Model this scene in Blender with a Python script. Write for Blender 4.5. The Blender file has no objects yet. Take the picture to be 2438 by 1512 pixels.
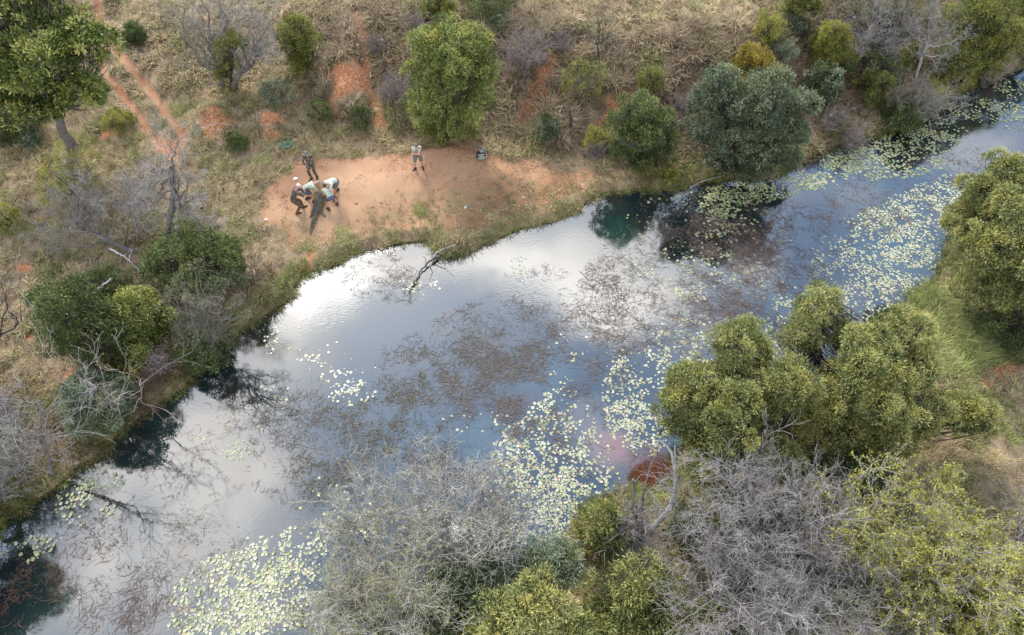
import bpy, bmesh, math, random
import numpy as np
from mathutils import Vector, Matrix

# ------------------------------------------------------------------ camera, sky, sun, exposure
H = 26.0                     # drone height above the water
PITCH = 55.0                 # degrees below the horizon
FPX = 1740.0                 # focal length for a picture 2437 wide
SW, SH = 2437.0, 1512.0
scn = bpy.context.scene
cd = bpy.data.cameras.new('camera'); cam = bpy.data.objects.new('camera', cd)
scn.collection.objects.link(cam); scn.camera = cam
cam.location = (0, 0, H)
cam.rotation_euler = (math.radians(90 - PITCH), 0, 0)
cd.sensor_width = 36.0; cd.lens = 36.0 * FPX / SW
cd.clip_start = 0.1; cd.clip_end = 2000
scn.view_settings.view_transform = 'Standard'
scn.view_settings.look = 'None'
scn.view_settings.exposure = 1.06
scn.view_settings.gamma = 1.0
try:
    scn.cycles.max_bounces = 5; scn.cycles.diffuse_bounces = 2; scn.cycles.glossy_bounces = 2
    scn.cycles.transmission_bounces = 2; scn.cycles.transparent_max_bounces = 4
    scn.cycles.sample_clamp_indirect = 4.0
except Exception:
    pass

_p = math.radians(PITCH)
def ray(u, v):
    """direction of the sight line through photo point (u, v), forward component 1"""
    u = np.asarray(u, float); v = np.asarray(v, float)
    x = (u - SW / 2) / FPX; yy = -(v - SH / 2) / FPX
    return np.stack([x, math.cos(_p) + yy * math.sin(_p), -math.sin(_p) + yy * math.cos(_p)], -1)
def W(u, v, z=0.0):
    """world point where that sight line meets height z"""
    r = ray(u, v); t = (z - H) / r[..., 2]
    p = r * t[..., None]; p[..., 2] += H
    return p
def WY(u, v, y):
    r = ray(u, v); t = y / r[..., 1]; p = r * t; p[2] += H
    return p
def depth(p):
    return p[1] * math.cos(_p) + (H - p[2]) * math.sin(_p)
def project(p):
    p = np.asarray(p, float)
    d = p[..., 1] * math.cos(_p) + (H - p[..., 2]) * math.sin(_p)
    yy = (p[..., 1] * math.sin(_p) - (H - p[..., 2]) * math.cos(_p)) / d
    return SW / 2 + p[..., 0] / d * FPX, SH / 2 - yy * FPX

SUNPX = (722, 300)           # where a mirror lying on the water would show the sun
sd = ray(*SUNPX); sd = np.array([sd[0], sd[1], -sd[2]]); sd /= np.linalg.norm(sd)
sl = bpy.data.lights.new('sun', 'SUN'); sl.energy = 2.1; sl.angle = math.radians(18); sl.color = (1, .94, .85)
so = bpy.data.objects.new('sun', sl); scn.collection.objects.link(so); so.location = (0, 0, 60)
so.rotation_euler = Vector(sd).to_track_quat('Z', 'Y').to_euler()
SUN_EL = math.asin(sd[2]); SUN_AZ = math.atan2(sd[0], sd[1])

world = bpy.data.worlds.new('World'); scn.world = world; world.use_nodes = True
class N:
    """tiny node-graph helper"""
    def __init__(s, tree):
        s.t = tree; s.t.nodes.clear()
    def __call__(s, typ, ins=None, **kw):
        n = s.t.nodes.new(typ)
        for k, v in kw.items(): setattr(n, k, v)
        if ins:
            for k, v in ins.items():
                sock = n.inputs[k]
                if isinstance(v, bpy.types.NodeSocket): s.t.links.new(v, sock)
                elif isinstance(v, bpy.types.Node): s.t.links.new(v.outputs[0], sock)
                else: sock.default_value = v
        return n
    def math(s, op, a, b=0.0, c=None, clamp=False):
        n = s('ShaderNodeMath', {0: a, 1: b}, operation=op); n.use_clamp = clamp
        if c is not None:
            if isinstance(c, bpy.types.NodeSocket): s.t.links.new(c, n.inputs[2])
            else: n.inputs[2].default_value = c
        return n.outputs[0]
    def mix(s, f, a, b, blend='MIX'):
        n = s.t.nodes.new('ShaderNodeMix'); n.data_type = 'RGBA'; n.blend_type = blend
        for i, v in ((0, f), (6, a), (7, b)):
            if isinstance(v, bpy.types.NodeSocket): s.t.links.new(v, n.inputs[i])
            elif isinstance(v, (int, float)): n.inputs[i].default_value = v
            else: n.inputs[i].default_value = (v[0], v[1], v[2], 1)
        return n.outputs[2]
    def noise(s, vec, scale, detail=4, rough=.55, out=0, dist=0.0):
        n = s('ShaderNodeTexNoise', {'Scale': scale, 'Detail': detail, 'Roughness': rough, 'Distortion': dist})
        if vec is not None: s.t.links.new(vec, n.inputs['Vector'])
        return n.outputs[out]
    def ramp(s, f, stops, interp='LINEAR'):
        n = s.t.nodes.new('ShaderNodeValToRGB'); s.t.links.new(f, n.inputs[0])
        n.color_ramp.interpolation = interp
        e = n.color_ramp.elements
        while len(e) < len(stops): e.new(0.5)
        for el, (p, c) in zip(e, stops):
            el.position = p; el.color = (c[0], c[1], c[2], 1) if not isinstance(c, (int, float)) else (c, c, c, 1)
        return n.outputs[0]

# sky: clear-sky base with broken cloud.  Clouds are laid out on a flat cloud deck:
# position on the deck = direction / elevation component
n = N(world.node_tree)
sky = n('ShaderNodeTexSky', sky_type='NISHITA')
sky.sun_disc = False; sky.sun_elevation = SUN_EL; sky.sun_rotation = SUN_AZ
sky.air_density = 1.0; sky.dust_density = 1.0; sky.ozone_density = 2.0
tc = n('ShaderNodeTexCoord')
sep = n('ShaderNodeSeparateXYZ', {0: tc.outputs['Generated']})
zc = n.math('MAXIMUM', sep.outputs[2], 0.06)
px_, py_ = n.math('DIVIDE', sep.outputs[0], zc), n.math('DIVIDE', sep.outputs[1], zc)
deck = n('ShaderNodeCombineXYZ', {0: px_, 1: py_, 2: 0.0}).outputs[0]
warp = n.noise(deck, 3.2, 4, .6, out=1)
wv = n('ShaderNodeVectorMath', {0: warp, 1: (-.5, -.5, -.5)}, operation='ADD').outputs[0]
wv = n('ShaderNodeVectorMath', {0: wv, 3: .22}, operation='SCALE').outputs[0]
deckw = n('ShaderNodeVectorMath', {0: deck, 1: wv}, operation='ADD').outputs[0]
def blob(u, v, r, w, rx=1.0):
    p = W(u, v); p = p / H
    d = n('ShaderNodeVectorMath', {0: deckw, 1: (-p[0], -p[1], 0)}, operation='ADD').outputs[0]
    if rx != 1.0:
        d = n('ShaderNodeVectorMath', {0: d, 1: (1 / rx, 1, 1)}, operation='MULTIPLY').outputs[0]
    l = n('ShaderNodeVectorMath', {0: d, 1: d}, operation='DOT_PRODUCT').outputs[1]
    rr = r / FPX / math.sin(_p)
    e = n.math('MULTIPLY', l, -1 / (rr * rr))
    e = n.math('EXPONENT', e)
    return n.math('MULTIPLY', e, w)
CLOUDS = [  # u, v, radius, weight, x-stretch   (as mirrored in the water)
    (740, 650, 120, 1.0, 1.3), (1000, 620, 90, .7, 2.2), (1250, 640, 130, .75, 1.6), (1460, 560, 90, .7, 1.6),
    (1480, 740, 110, .75, 1.3), (700, 830, 90, .5, 1.5), (600, 960, 110, .5, 1.4), (940, 740, 90, -.5, 1.5), (1040, 960, 190, -.45, 1.6), (1500, 930, 150, -.25, 1.5), (420, 1060, 150, .55, 1.1),
    (330, 1300, 200, .28, 1.3), (560, 1200, 140, .45, 1.2), (250, 1480, 170, .35, 1.5), (1790, 600, 70, .5, 1.0),
    (2000, 480, 70, .3, 1.6), (2300, 340, 110, .6, 1.8), (1600, 660, 90, .35, 1.6), (1620, 800, 120, .18, 1.6),
    (820, 460, 220, .6, 1.6), (400, 620, 260, .5, 1.5), (1200, 200, 320, .5, 2.4), (1830, 780, 110, .12, 1.6),
    (1330, 980, 140, .12, 1.5), (1500, 460, 80, .35, 1.5), (760, 720, 90, .35, 1.6)]
acc = 0.0
for c in CLOUDS:
    b = blob(*c); acc = b if acc == 0.0 else n.math('ADD', acc, b)
nz = n.noise(deckw, 7.5, 7, .62)
nz2 = n.noise(deck, 1.3, 3, .5)
far = n.math('SUBTRACT', nz2, 0.50); 
acc = n.math('ADD', acc, n.math('MULTIPLY', n.math('SUBTRACT', nz, .5), 1.25))
acc = n.math('ADD', acc, n.math('MULTIPLY', far, .35))
back = n('ShaderNodeMapRange', {0: py_, 1: .12, 2: -.5}).outputs[0]  # cloud cover added behind the camera for warmer, brighter fill
acc = n.math('ADD', acc, n.math('MULTIPLY', back, .42))
mask = n.math('MULTIPLY', n.math('SUBTRACT', acc, -0.02), 1.25, clamp=True)
glow = n.math('ADD', n.math('ADD', blob(760, 650, 85, .75, 1.6), blob(1250, 640, 110, .22, 2.2)), blob(1440, 730, 90, .2, 1.2))
CLOUD_GAIN = 1.75
ccol = n.mix(mask, (0.61, .60, .60), (.93, .89, .86))
cl = n('ShaderNodeVectorMath', {0: ccol, 3: CLOUD_GAIN}, operation='SCALE').outputs[0]
gl = n('ShaderNodeVectorMath', {0: (1, .98, .95), 3: n.math('MULTIPLY', glow, 3.2)}, operation='SCALE').outputs[0]
cl = n('ShaderNodeVectorMath', {0: cl, 1: gl}, operation='ADD').outputs[0]
SKY_STRENGTH = 0.15
base = n('ShaderNodeVectorMath', {0: sky.outputs[0], 1: (1.18, 1.24, 1.2)}, operation='MULTIPLY').outputs[0]
bg1 = n('ShaderNodeBackground', {0: base, 1: SKY_STRENGTH})
bg2 = n('ShaderNodeBackground', {0: cl, 1: 1.0})
mx = n('ShaderNodeMixShader', {0: mask, 1: bg1.outputs[0], 2: bg2.outputs[0]})
n('ShaderNodeOutputWorld', {0: mx.outputs[0]})

# ------------------------------------------------------------------ helpers
rng = np.random.default_rng(7)
def tag(o, label=None, cat=None, group=None, kind=None):
    if label: o['label'] = label
    if cat: o['category'] = cat
    if group: o['group'] = group
    if kind: o['kind'] = kind
    return o
def link(o, parent=None):
    scn.collection.objects.link(o)
    if parent is not None: o.parent = parent
    return o
def empty(name, loc, label=None, cat=None, group=None, rz=0.0):
    o = bpy.data.objects.new(name, None); o.location = [float(c) for c in loc]; o.rotation_euler = (0, 0, rz)
    o.empty_display_size = .2
    link(o); return tag(o, label, cat, group)
def mesh(name, V, F, mat, parent=None, smooth=False, attrs=None, origin=None):
    """V (n,3) float, F list of int arrays (m,3)/(m,4)"""
    V = np.asarray(V, np.float32)
    if origin is not None: V = V - np.asarray(origin, np.float32)
    if not isinstance(F, (list, tuple)): F = [F]
    F = [np.asarray(f, np.int32) for f in F if len(f)]
    me = bpy.data.meshes.new(name)
    me.vertices.add(len(V)); me.vertices.foreach_set('co', V.ravel())
    idx = np.concatenate([f.ravel() for f in F]); tot = np.concatenate([np.full(len(f), f.shape[1], np.int32) for f in F])
    st = np.concatenate([[0], np.cumsum(tot)[:-1]]).astype(np.int32)
    me.loops.add(len(idx)); me.loops.foreach_set('vertex_index', idx)
    me.polygons.add(len(tot)); me.polygons.foreach_set('loop_start', st)
    me.polygons.foreach_set('loop_total', tot)
    if smooth: me.polygons.foreach_set('use_smooth', np.ones(len(tot), bool))
    if attrs:
        for k, a in attrs.items():
            a = np.asarray(a, np.float32)
            if a.ndim == 2:
                at = me.attributes.new(k, 'FLOAT_COLOR', 'POINT')
                if a.shape[1] == 3: a = np.concatenate([a, np.ones((len(a), 1), np.float32)], 1)
                at.data.foreach_set('color', a.ravel())
            else:
                at = me.attributes.new(k, 'FLOAT', 'POINT'); at.data.foreach_set('value', a)
    me.update(calc_edges=True)
    if mat: me.materials.append(mat)
    o = bpy.data.objects.new(name, me)
    return link(o, parent)
def sstep(a, b, x):
    t = np.clip((x - a) / (b - a), 0, 1); return t * t * (3 - 2 * t)
_perm = np.random.default_rng(3).random((64, 64, 16)).astype(np.float32)
def vnoise(x, y, z=0.0, s=1.0):
    """value noise 0..1"""
    x = np.asarray(x, float) * s; y = np.asarray(y, float) * s; z = np.asarray(z, float) * s + 0 * x
    xi, yi, zi = np.floor(x).astype(int), np.floor(y).astype(int), np.floor(z).astype(int)
    fx, fy, fz = x - xi, y - yi, z - zi
    fx, fy, fz = fx * fx * (3 - 2 * fx), fy * fy * (3 - 2 * fy), fz * fz * (3 - 2 * fz)
    r = 0
    for dx in (0, 1):
        for dy in (0, 1):
            for dz in (0, 1):
                w = (fx if dx else 1 - fx) * (fy if dy else 1 - fy) * (fz if dz else 1 - fz)
                r = r + w * _perm[(xi + dx) % 64, (yi + dy) % 64, (zi + dz) % 16]
    return r
def fbm(x, y, s, o=4):
    r = 0; a = 0
    for i in range(o):
        r = r + vnoise(x + 17.3 * i, y - 9.1 * i, 0, s * 2 ** i) * .5 ** i; a += .5 ** i
    return r / a
def poly_sd(P, x, y, closed=True):
    """signed distance to polygon/polyline P; positive outside (polyline: unsigned)"""
    shp = np.shape(x); x = np.ravel(x); y = np.ravel(y)
    d = np.full(x.shape, 1e9); ins = np.zeros(x.shape, bool)
    m = len(P)
    for i in range(m if closed else m - 1):
        ax, ay = P[i][:2]; bx, by = P[(i + 1) % m][:2]
        ex, ey = bx - ax, by - ay; L = ex * ex + ey * ey + 1e-12
        t = np.clip(((x - ax) * ex + (y - ay) * ey) / L, 0, 1)
        d = np.minimum(d, (x - ax - t * ex) ** 2 + (y - ay - t * ey) ** 2)
        if closed:
            c = ((ay > y) != (by > y))
            with np.errstate(divide='ignore', invalid='ignore'):
                xi = (bx - ax) * (y - ay) / (by - ay if by != ay else 1e-9) + ax
            ins ^= c & (x < xi)
    d = np.sqrt(d)
    return (np.where(ins, -d, d) if closed else d).reshape(shp)
def WP(pts, z=0.0): return [tuple(W(u, v, z)) for u, v in pts]

# ------------------------------------------------------------------ the lie of the land
NORTH = [(-500, 1560), (-260, 1420), (-120, 1330), (0, 1250), (60, 1215), (130, 1172), (185, 1120), (240, 1085), (290, 1035), (350, 985), (410, 950),
         (445, 925), (475, 885), (520, 862), (545, 826), (562, 795), (620, 768), (650, 745), (690, 715), (720, 662), (770, 638),
         (792, 640), (840, 608), (880, 597), (905, 590), (960, 583), (1012, 578), (1030, 592), (1065, 604), (1100, 600), (1140, 590),
         (1190, 570), (1240, 549), (1300, 535), (1370, 508), (1412, 476), (1440, 463), (1530, 455), (1600, 455), (1660, 438),
         (1740, 428), (1850, 425), (1900, 398), (1960, 362), (2030, 342), (2130, 312), (2230, 262), (2300, 215), (2370, 190),
         (2437, 158), (2520, 110), (2700, 20), (2900, -60)]
SOUTH = [(3100, 60), (2800, 190), (2600, 290), (2480, 360), (2380, 440), (2290, 520), (2250, 600), (2225, 665), (2180, 705), (2120, 740), (2050, 800),
         (1990, 880), (1930, 930), (1850, 980), (1700, 1030), (1620, 1070), (1610, 1140), (1550, 1170), (1490, 1165), (1420, 1185),
         (1385, 1225), (1360, 1280), (1300, 1330), (1220, 1390), (1150, 1440), (1050, 1530), (900, 1700), (500, 2300)]
RIVER = WP(NORTH) + WP(SOUTH)
RIVER = [p for p in RIVER] + [(-60, -25, 0), (-60, 5, 0)]
CLEAR = WP([(628, 470), (660, 430), (700, 405), (760, 392), (840, 385), (930, 375), (985, 362), (1080, 352), (1170, 372), (1230, 385),
            (1330, 400), (1410, 418), (1470, 432), (1500, 445), (1440, 462), (1360, 500), (1270, 525), (1150, 545), (1000, 555), (900, 560), (820, 570),
            (740, 590), (690, 575), (640, 530), (622, 500)], .45)
FOOT = [W(u, v, .5)[:2] for u, v in [(-400, 120), (150, 200), (400, 290), (520, 330), (700, 345), (900, 345), (1100, 325), (1250, 365), (1400, 395),
                                    (1520, 410), (1650, 400), (1800, 380), (1950, 320), (2100, 270), (2300, 180), (2437, 130), (2700, 0)]]
_fx = np.array([p[0] for p in FOOT]); _fy = np.array([p[1] for p in FOOT])
def rawheight(x, y):
    d = poly_sd(RIVER, x, y)
    north = y > 12 + 0.0 * x
    h = np.where(d < 0, -1.1 * sstep(0, 2.2, -d) - .02, .34 * sstep(0, .55, d) + .16 * sstep(.5, 4, d) + .02 * np.clip(d, 0, 60))
    foot = np.interp(x, _fx, _fy)
    t = y - foot
    hill = 2.3 * sstep(0, 8.5, t) + .035 * np.clip(t - 4, 0, 80)
    right = sstep(3, 9, x)
    hill = hill * (0.35 + .65 * sstep(-16, -6, x))
    h = h + np.where(d > 0, hill * sstep(0, 1.5, d), 0)
    h = h + np.where(d > 0, (fbm(x, y, .35, 3) - .5) * .5 * sstep(.5, 3, d) * sstep(0, 3, np.abs(poly_sd(CLEAR, x, y)) + 3 * (poly_sd(CLEAR, x, y) > 0)), 0)
    # gullies cut into the slope
    g = fbm(x * 1.6, y * .5, .5, 3)
    h = h - np.where(d > 0, 1.1 * sstep(.55, .7, g) * sstep(1, 4, t) * (1 - sstep(7, 12, t)), 0) * .2
    return h, d
STEP = 0.16
gx = np.arange(-46, 52, STEP); gy = np.arange(-3, 66, STEP)
GX, GY = np.meshgrid(gx, gy)
GH, GD = rawheight(GX, GY)
cs = poly_sd(CLEAR, GX, GY)
def bil(A, x, y):
    fx = np.clip((x - gx[0]) / STEP, 0, len(gx) - 1.001); fy = np.clip((y - gy[0]) / STEP, 0, len(gy) - 1.001)
    ix = fx.astype(int); iy = fy.astype(int); fx = fx - ix; fy = fy - iy
    return (A[iy, ix] * (1 - fx) + A[iy, ix + 1] * fx) * (1 - fy) + (A[iy + 1, ix] * (1 - fx) + A[iy + 1, ix + 1] * fx) * fy
def hgt(x, y):
    x = np.asarray(x, float); y = np.asarray(y, float)
    return bil(GH, x, y)
def G(u, v):
    """ground point seen at photo point (u, v)"""
    r = ray(u, v); z = 0.3
    for _ in range(14):
        t = (z - H) / r[2]; p = r * t
        z = .5 * z + .5 * max(float(hgt(p[0], p[1])), 0.0)
    return np.array([p[0], p[1], float(hgt(p[0], p[1]))])
def GP(pts): return [tuple(G(u, v)) for u, v in pts]

# raised mounds of bare orange earth on the slope
MOUNDS = [(510, 285, 1.15, .8), (643, 290, 1.05, .65), (822, 185, 1.6, .7), (812, 232, .9, .5)]
for u, v, r, hh in MOUNDS:
    c = G(u, v); GH += hh * np.exp(-((GX - c[0]) ** 2 + (GY - c[1]) ** 2) / (.55 * r * r))
# the two wheel ruts
RUT_A = GP([(228, -30), (232, 20), (238, 60), (262, 110), (292, 135), (320, 170), (352, 210), (385, 255), (415, 295), (438, 325)])
RUT_B = GP([(190, 60), (222, 120), (255, 175), (285, 215), (318, 255), (345, 300), (375, 335), (405, 362), (425, 385)])
FOOTPATH = GP([(848, 40), (862, 90), (868, 140), (868, 180), (882, 220), (898, 262), (910, 300)])
GULLY = GP([(1345, 110), (1330, 150), (1300, 185), (1285, 215), (1262, 250), (1235, 285)])
GULLY2 = GP([(1510, 240), (1470, 262), (1440, 280), (1420, 300)])
def roughdist(P, w):
    d = poly_sd(P, GX, GY, closed=False); return d + (fbm(GX, GY, 1.6, 2) - .5) * w
rut = np.minimum(roughdist(RUT_A, .2), roughdist(RUT_B, .2))
rutm = 1 - sstep(.13, .32, rut)
GH -= .12 * rutm
pathm = 1 - sstep(.2, .5, roughdist(FOOTPATH, .5))
gulm = np.maximum(1 - sstep(.25, .8, roughdist(GULLY, 1.3)), 1 - sstep(.2, .8, roughdist(GULLY2, 1.3)))
GH -= .25 * gulm
clr = 1 - sstep(-.3, .35, cs + (fbm(GX, GY, 1.1, 4) - .5) * 1.3)
clr = clr * sstep(.0, .9, GD + (fbm(GX, GY, 1.3, 2) - .5) * 1.2)
red = np.zeros_like(GH)
for u, v, r, hh in MOUNDS:
    c = G(u, v); red = np.maximum(red, 1 - sstep(.5 * r, .85 * r, np.hypot(GX - c[0], GY - c[1]) + (fbm(GX, GY, 2.2, 3) - .5) * 1.9))
for u, v, r in [(405, 350, 1.1), (560, 480, .2), (960, 95, .6), (930, 150, .5), (1280, 170, .5), (1455, 260, .7), (1640, 215, .4), (1880, 85, .5),
                (740, 610, .7), (730, 650, .5), (100, 520, .3), (2390, 880, .8), (2350, 920, .6), (250, 320, .5), (50, 640, .5), (90, 800, .6), (170, 890, .6)]:
    c = G(u, v); red = np.maximum(red, .8 * (1 - sstep(.3 * r, r, np.hypot(GX - c[0], GY - c[1]) + (fbm(GX, GY, 1.5, 2) - .5) * .8)))
bare = np.clip(np.maximum.reduce([clr, rutm * .95, pathm * .95, gulm * .8, red]), 0, 1)
# sparse short green growth inside the clearing
U0, V0 = project(np.stack([GX, GY, GH], -1))
patch = np.zeros_like(GH)
for u, v, r in [(1000, 505, 1.0), (960, 490, .7), (1040, 520, .8), (1180, 500, 1.6), (1280, 470, 1.8), (1350, 470, 1.6), (1240, 440, 1.3), (1400, 450, 1), (1100, 500, 1.3), (900, 560, 1), (700, 560, .9), (745, 455, .5), (850, 570, .8), (1100, 530, 1.2)]:
    c = G(u, v); patch = np.maximum(patch, np.exp(-((GX - c[0]) ** 2 + (GY - c[1]) ** 2) / (r * r)))

# --- ground material
def newmat(name):
    m = bpy.data.materials.new(name); m.use_nodes = True; return m, N(m.node_tree)
def attr(n, name, out=2):
    a = n('ShaderNodeAttribute', attribute_name=name); return a.outputs[out]
def finish(n, col, rough=.9, spec=.2, bump=None, bstr=.3, bdist=.02):
    b = n('ShaderNodeBsdfPrincipled', {'Roughness': rough, 'Specular IOR Level': spec})
    if isinstance(col, bpy.types.NodeSocket): n.t.links.new(col, b.inputs['Base Color'])
    else: b.inputs['Base Color'].default_value = (*col, 1)
    if bump is not None:
        bp = n('ShaderNodeBump', {'Height': bump, 'Strength': bstr, 'Distance': bdist}); n.t.links.new(bp.outputs[0], b.inputs['Normal'])
    n('ShaderNodeOutputMaterial', {0: b.outputs[0]}); return b
MG, n = newmat('earth')
pos = n('ShaderNodeNewGeometry').outputs[0]
n1 = n.noise(pos, 1.1, 6, .65); n2 = n.noise(pos, 9, 5, .7); n3 = n.noise(pos, .35, 4, .6); n4 = n.noise(pos, 28, 3, .7)
soil = n.ramp(n1, [(.3, (.16, .10, .065)), (.5, (.26, .18, .115)), (.7, (.37, .28, .18))])
soil = n.mix(n.math('MULTIPLY', n.math('SUBTRACT', n2, .48), 5, clamp=True), soil, (.36, .29, .19))
sand = n.ramp(n3, [(.36, (.23, .105, .055)), (.48, (.34, .17, .095)), (.60, (.45, .26, .15))])
sand = n.mix(n.math('MULTIPLY', n.math('SUBTRACT', n2, .53), 5, clamp=True), sand, (.34, .19, .11))
sand = n.mix(n.math('MULTIPLY', n.math('SUBTRACT', n.noise(pos, 17, 4, .75, dist=.6), .55), 9, clamp=True), sand, (.27, .15, .09))
sand = n.mix(n.math('MULTIPLY', n.math('SUBTRACT', n4, .62), 5, clamp=True), sand, (.66, .47, .33))
redc = n.ramp(n2, [(.38, (.24, .09, .042)), (.5, (.43, .185, .09)), (.62, (.55, .31, .175))])
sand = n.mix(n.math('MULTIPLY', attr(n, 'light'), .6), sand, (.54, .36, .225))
sand = n.mix(n.math('MULTIPLY', n.math('SUBTRACT', n.noise(pos, 14, 4, .8, dist=.8), .56), 8, clamp=True), sand, (.42, .25, .16))
def crisp(a, k, lo=.36, hi=.60):
    v = n.math('ADD', a, n.math('MULTIPLY', n.math('SUBTRACT', n.math('ADD', n.math('MULTIPLY', n2, .6), n.math('MULTIPLY', n4, .4)), .5), k))
    return n('ShaderNodeMapRange', {0: v, 1: lo, 2: hi}, interpolation_type='SMOOTHSTEP').outputs[0]
col = n.mix(crisp(attr(n, 'bare'), 2.2), soil, sand)
col = n.mix(crisp(attr(n, 'red'), 2.6, .42, .66), col, redc)
gr = n.math('MULTIPLY', attr(n, 'green'), n.math('MULTIPLY', n.math('SUBTRACT', n.math('ADD', n.math('MULTIPLY', n4, .5), n.math('MULTIPLY', n1, .5)), .44), 7, clamp=True))
col = n.mix(n.math('MULTIPLY', gr, .7), col, (.22, .19, .095))
wet = crisp(attr(n, 'wet'), 1.8)
col = n.mix(wet, col, (.045, .028, .018))
bh = n.math('ADD', n.math('MULTIPLY', n2, .6), n.math('MULTIPLY', n4, .4))
finish(n, col, .95, .15, bh, .7, .06)

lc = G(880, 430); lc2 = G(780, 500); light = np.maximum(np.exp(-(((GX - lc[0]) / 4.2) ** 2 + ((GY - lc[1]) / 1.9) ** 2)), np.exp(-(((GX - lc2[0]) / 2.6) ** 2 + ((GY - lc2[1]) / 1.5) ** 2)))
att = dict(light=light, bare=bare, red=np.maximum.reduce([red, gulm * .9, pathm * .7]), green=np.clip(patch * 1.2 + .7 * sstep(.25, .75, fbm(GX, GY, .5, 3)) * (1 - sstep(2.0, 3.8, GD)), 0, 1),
           wet=(1 - sstep(-.05, .3, GD)) * 1.0)
ny, nx = GX.shape
idx = np.arange(nx * ny).reshape(ny, nx)
Q = np.stack([idx[:-1, :-1], idx[:-1, 1:], idx[1:, 1:], idx[1:, :-1]], -1).reshape(-1, 4)
Vg = np.stack([GX, GY, GH], -1).reshape(-1, 3)
fc = lambda A: A.ravel()[Q].mean(1)
f_clear = (fc(clr) > .5); f_rut = (fc(rutm) > .5) & ~f_clear
def sub(name, sel, kind='structure'):
    q = Q[sel]; us, inv = np.unique(q, return_inverse=True)
    o = mesh(name, Vg[us], inv.reshape(-1, 4), MG, smooth=True, attrs={k: a.ravel()[us] for k, a in att.items()})
    o['kind'] = kind; return o
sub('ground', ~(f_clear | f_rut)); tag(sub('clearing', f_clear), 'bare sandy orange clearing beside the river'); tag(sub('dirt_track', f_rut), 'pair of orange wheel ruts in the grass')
# the land beyond, a ring of coarse ground out to the horizon
def ring():
    X = np.concatenate([[-1500, -600, -250, -120, -80], gx[::12], [gx[-1], 80, 120, 250, 600, 1500]])
    Y = np.concatenate([[-1500, -600, -250, -100, -30], gy[::12], [gy[-1], 100, 160, 300, 700, 1500]])
    A, B = np.meshgrid(X, Y); Z, D = rawheight(A, B)
    inner = (A >= gx[0]) & (A <= gx[-1]) & (B >= gy[0]) & (B <= gy[-1])
    Z = np.where(inner, bil(GH, A, B), Z)
    i = np.arange(A.size).reshape(A.shape)
    q = np.stack([i[:-1, :-1], i[:-1, 1:], i[1:, 1:], i[1:, :-1]], -1).reshape(-1, 4)
    full = inner.ravel()[q].all(1)
    z0 = np.zeros(A.size)
    o = mesh('ground', np.stack([A, B, Z], -1).reshape(-1, 3), q[~full], MG, smooth=True, attrs=dict(light=z0, bare=z0, red=z0, green=z0 + .4, wet=z0))
    o['kind'] = 'structure'
ring()

# ------------------------------------------------------------------ water
MW, n = newmat('water')
pos = n('ShaderNodeNewGeometry').outputs[0]
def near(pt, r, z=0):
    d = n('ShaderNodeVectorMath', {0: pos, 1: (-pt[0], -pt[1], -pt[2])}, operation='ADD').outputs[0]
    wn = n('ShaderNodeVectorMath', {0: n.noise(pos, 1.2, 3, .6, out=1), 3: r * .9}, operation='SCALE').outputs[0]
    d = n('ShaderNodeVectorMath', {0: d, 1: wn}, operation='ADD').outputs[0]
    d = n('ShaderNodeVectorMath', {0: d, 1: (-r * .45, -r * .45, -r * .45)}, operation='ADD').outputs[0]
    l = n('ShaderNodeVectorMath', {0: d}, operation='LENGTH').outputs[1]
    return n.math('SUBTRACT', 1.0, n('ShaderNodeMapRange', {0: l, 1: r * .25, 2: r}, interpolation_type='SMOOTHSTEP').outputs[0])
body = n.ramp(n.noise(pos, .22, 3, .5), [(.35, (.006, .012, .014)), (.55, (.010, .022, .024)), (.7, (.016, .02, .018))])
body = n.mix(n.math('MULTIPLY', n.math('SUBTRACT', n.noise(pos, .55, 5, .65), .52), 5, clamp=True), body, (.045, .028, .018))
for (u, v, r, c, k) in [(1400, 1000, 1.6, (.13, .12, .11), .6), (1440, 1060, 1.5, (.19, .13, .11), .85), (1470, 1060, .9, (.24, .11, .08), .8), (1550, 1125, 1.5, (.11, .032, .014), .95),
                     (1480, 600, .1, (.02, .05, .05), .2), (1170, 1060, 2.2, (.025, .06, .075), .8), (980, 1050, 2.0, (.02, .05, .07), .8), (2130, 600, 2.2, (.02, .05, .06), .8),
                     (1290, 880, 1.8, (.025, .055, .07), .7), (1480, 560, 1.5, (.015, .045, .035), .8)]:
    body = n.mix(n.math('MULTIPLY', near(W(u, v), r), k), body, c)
rip = n.noise(n('ShaderNodeMapping', {0: pos, 3: (1.0, 1.9, 1)}).outputs[0], 5.5, 3, .6, dist=.6)
rip2 = n.noise(n('ShaderNodeMapping', {0: pos, 2: (0, 0, .7), 3: (2.0, 5.0, 1)}).outputs[0], 3.0, 2, .5)
rings = 0.0
rh = n.math('ADD', n.math('MULTIPLY', rip, .6), n.math('MULTIPLY', rip2, .4))
for (u, v, fr) in [(900, 700, 9), (1130, 770, 8), (650, 1190, 12), (1300, 680, 7), (1560, 800, 9), (480, 1240, 12), (760, 760, 8)]:
    c = W(u, v)
    d = n('ShaderNodeVectorMath', {0: pos, 1: (-c[0], -c[1], 0)}, operation='ADD').outputs[0]
    l = n('ShaderNodeVectorMath', {0: d}, operation='LENGTH').outputs[1]
    l2 = n.math('ADD', l, n.math('MULTIPLY', rip, .25))
    s_ = n.math('SINE', n.math('MULTIPLY', l2, float(fr) * 2))
    f_ = n.math('EXPONENT', n.math('MULTIPLY', n.math('MULTIPLY', l, l), -1 / 1.4))
    rh = n.math('ADD', rh, n.math('MULTIPLY', n.math('MULTIPLY', s_, f_), .05))
bp = n('ShaderNodeBump', {'Height': rh, 'Strength': .22, 'Distance': .02})
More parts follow.
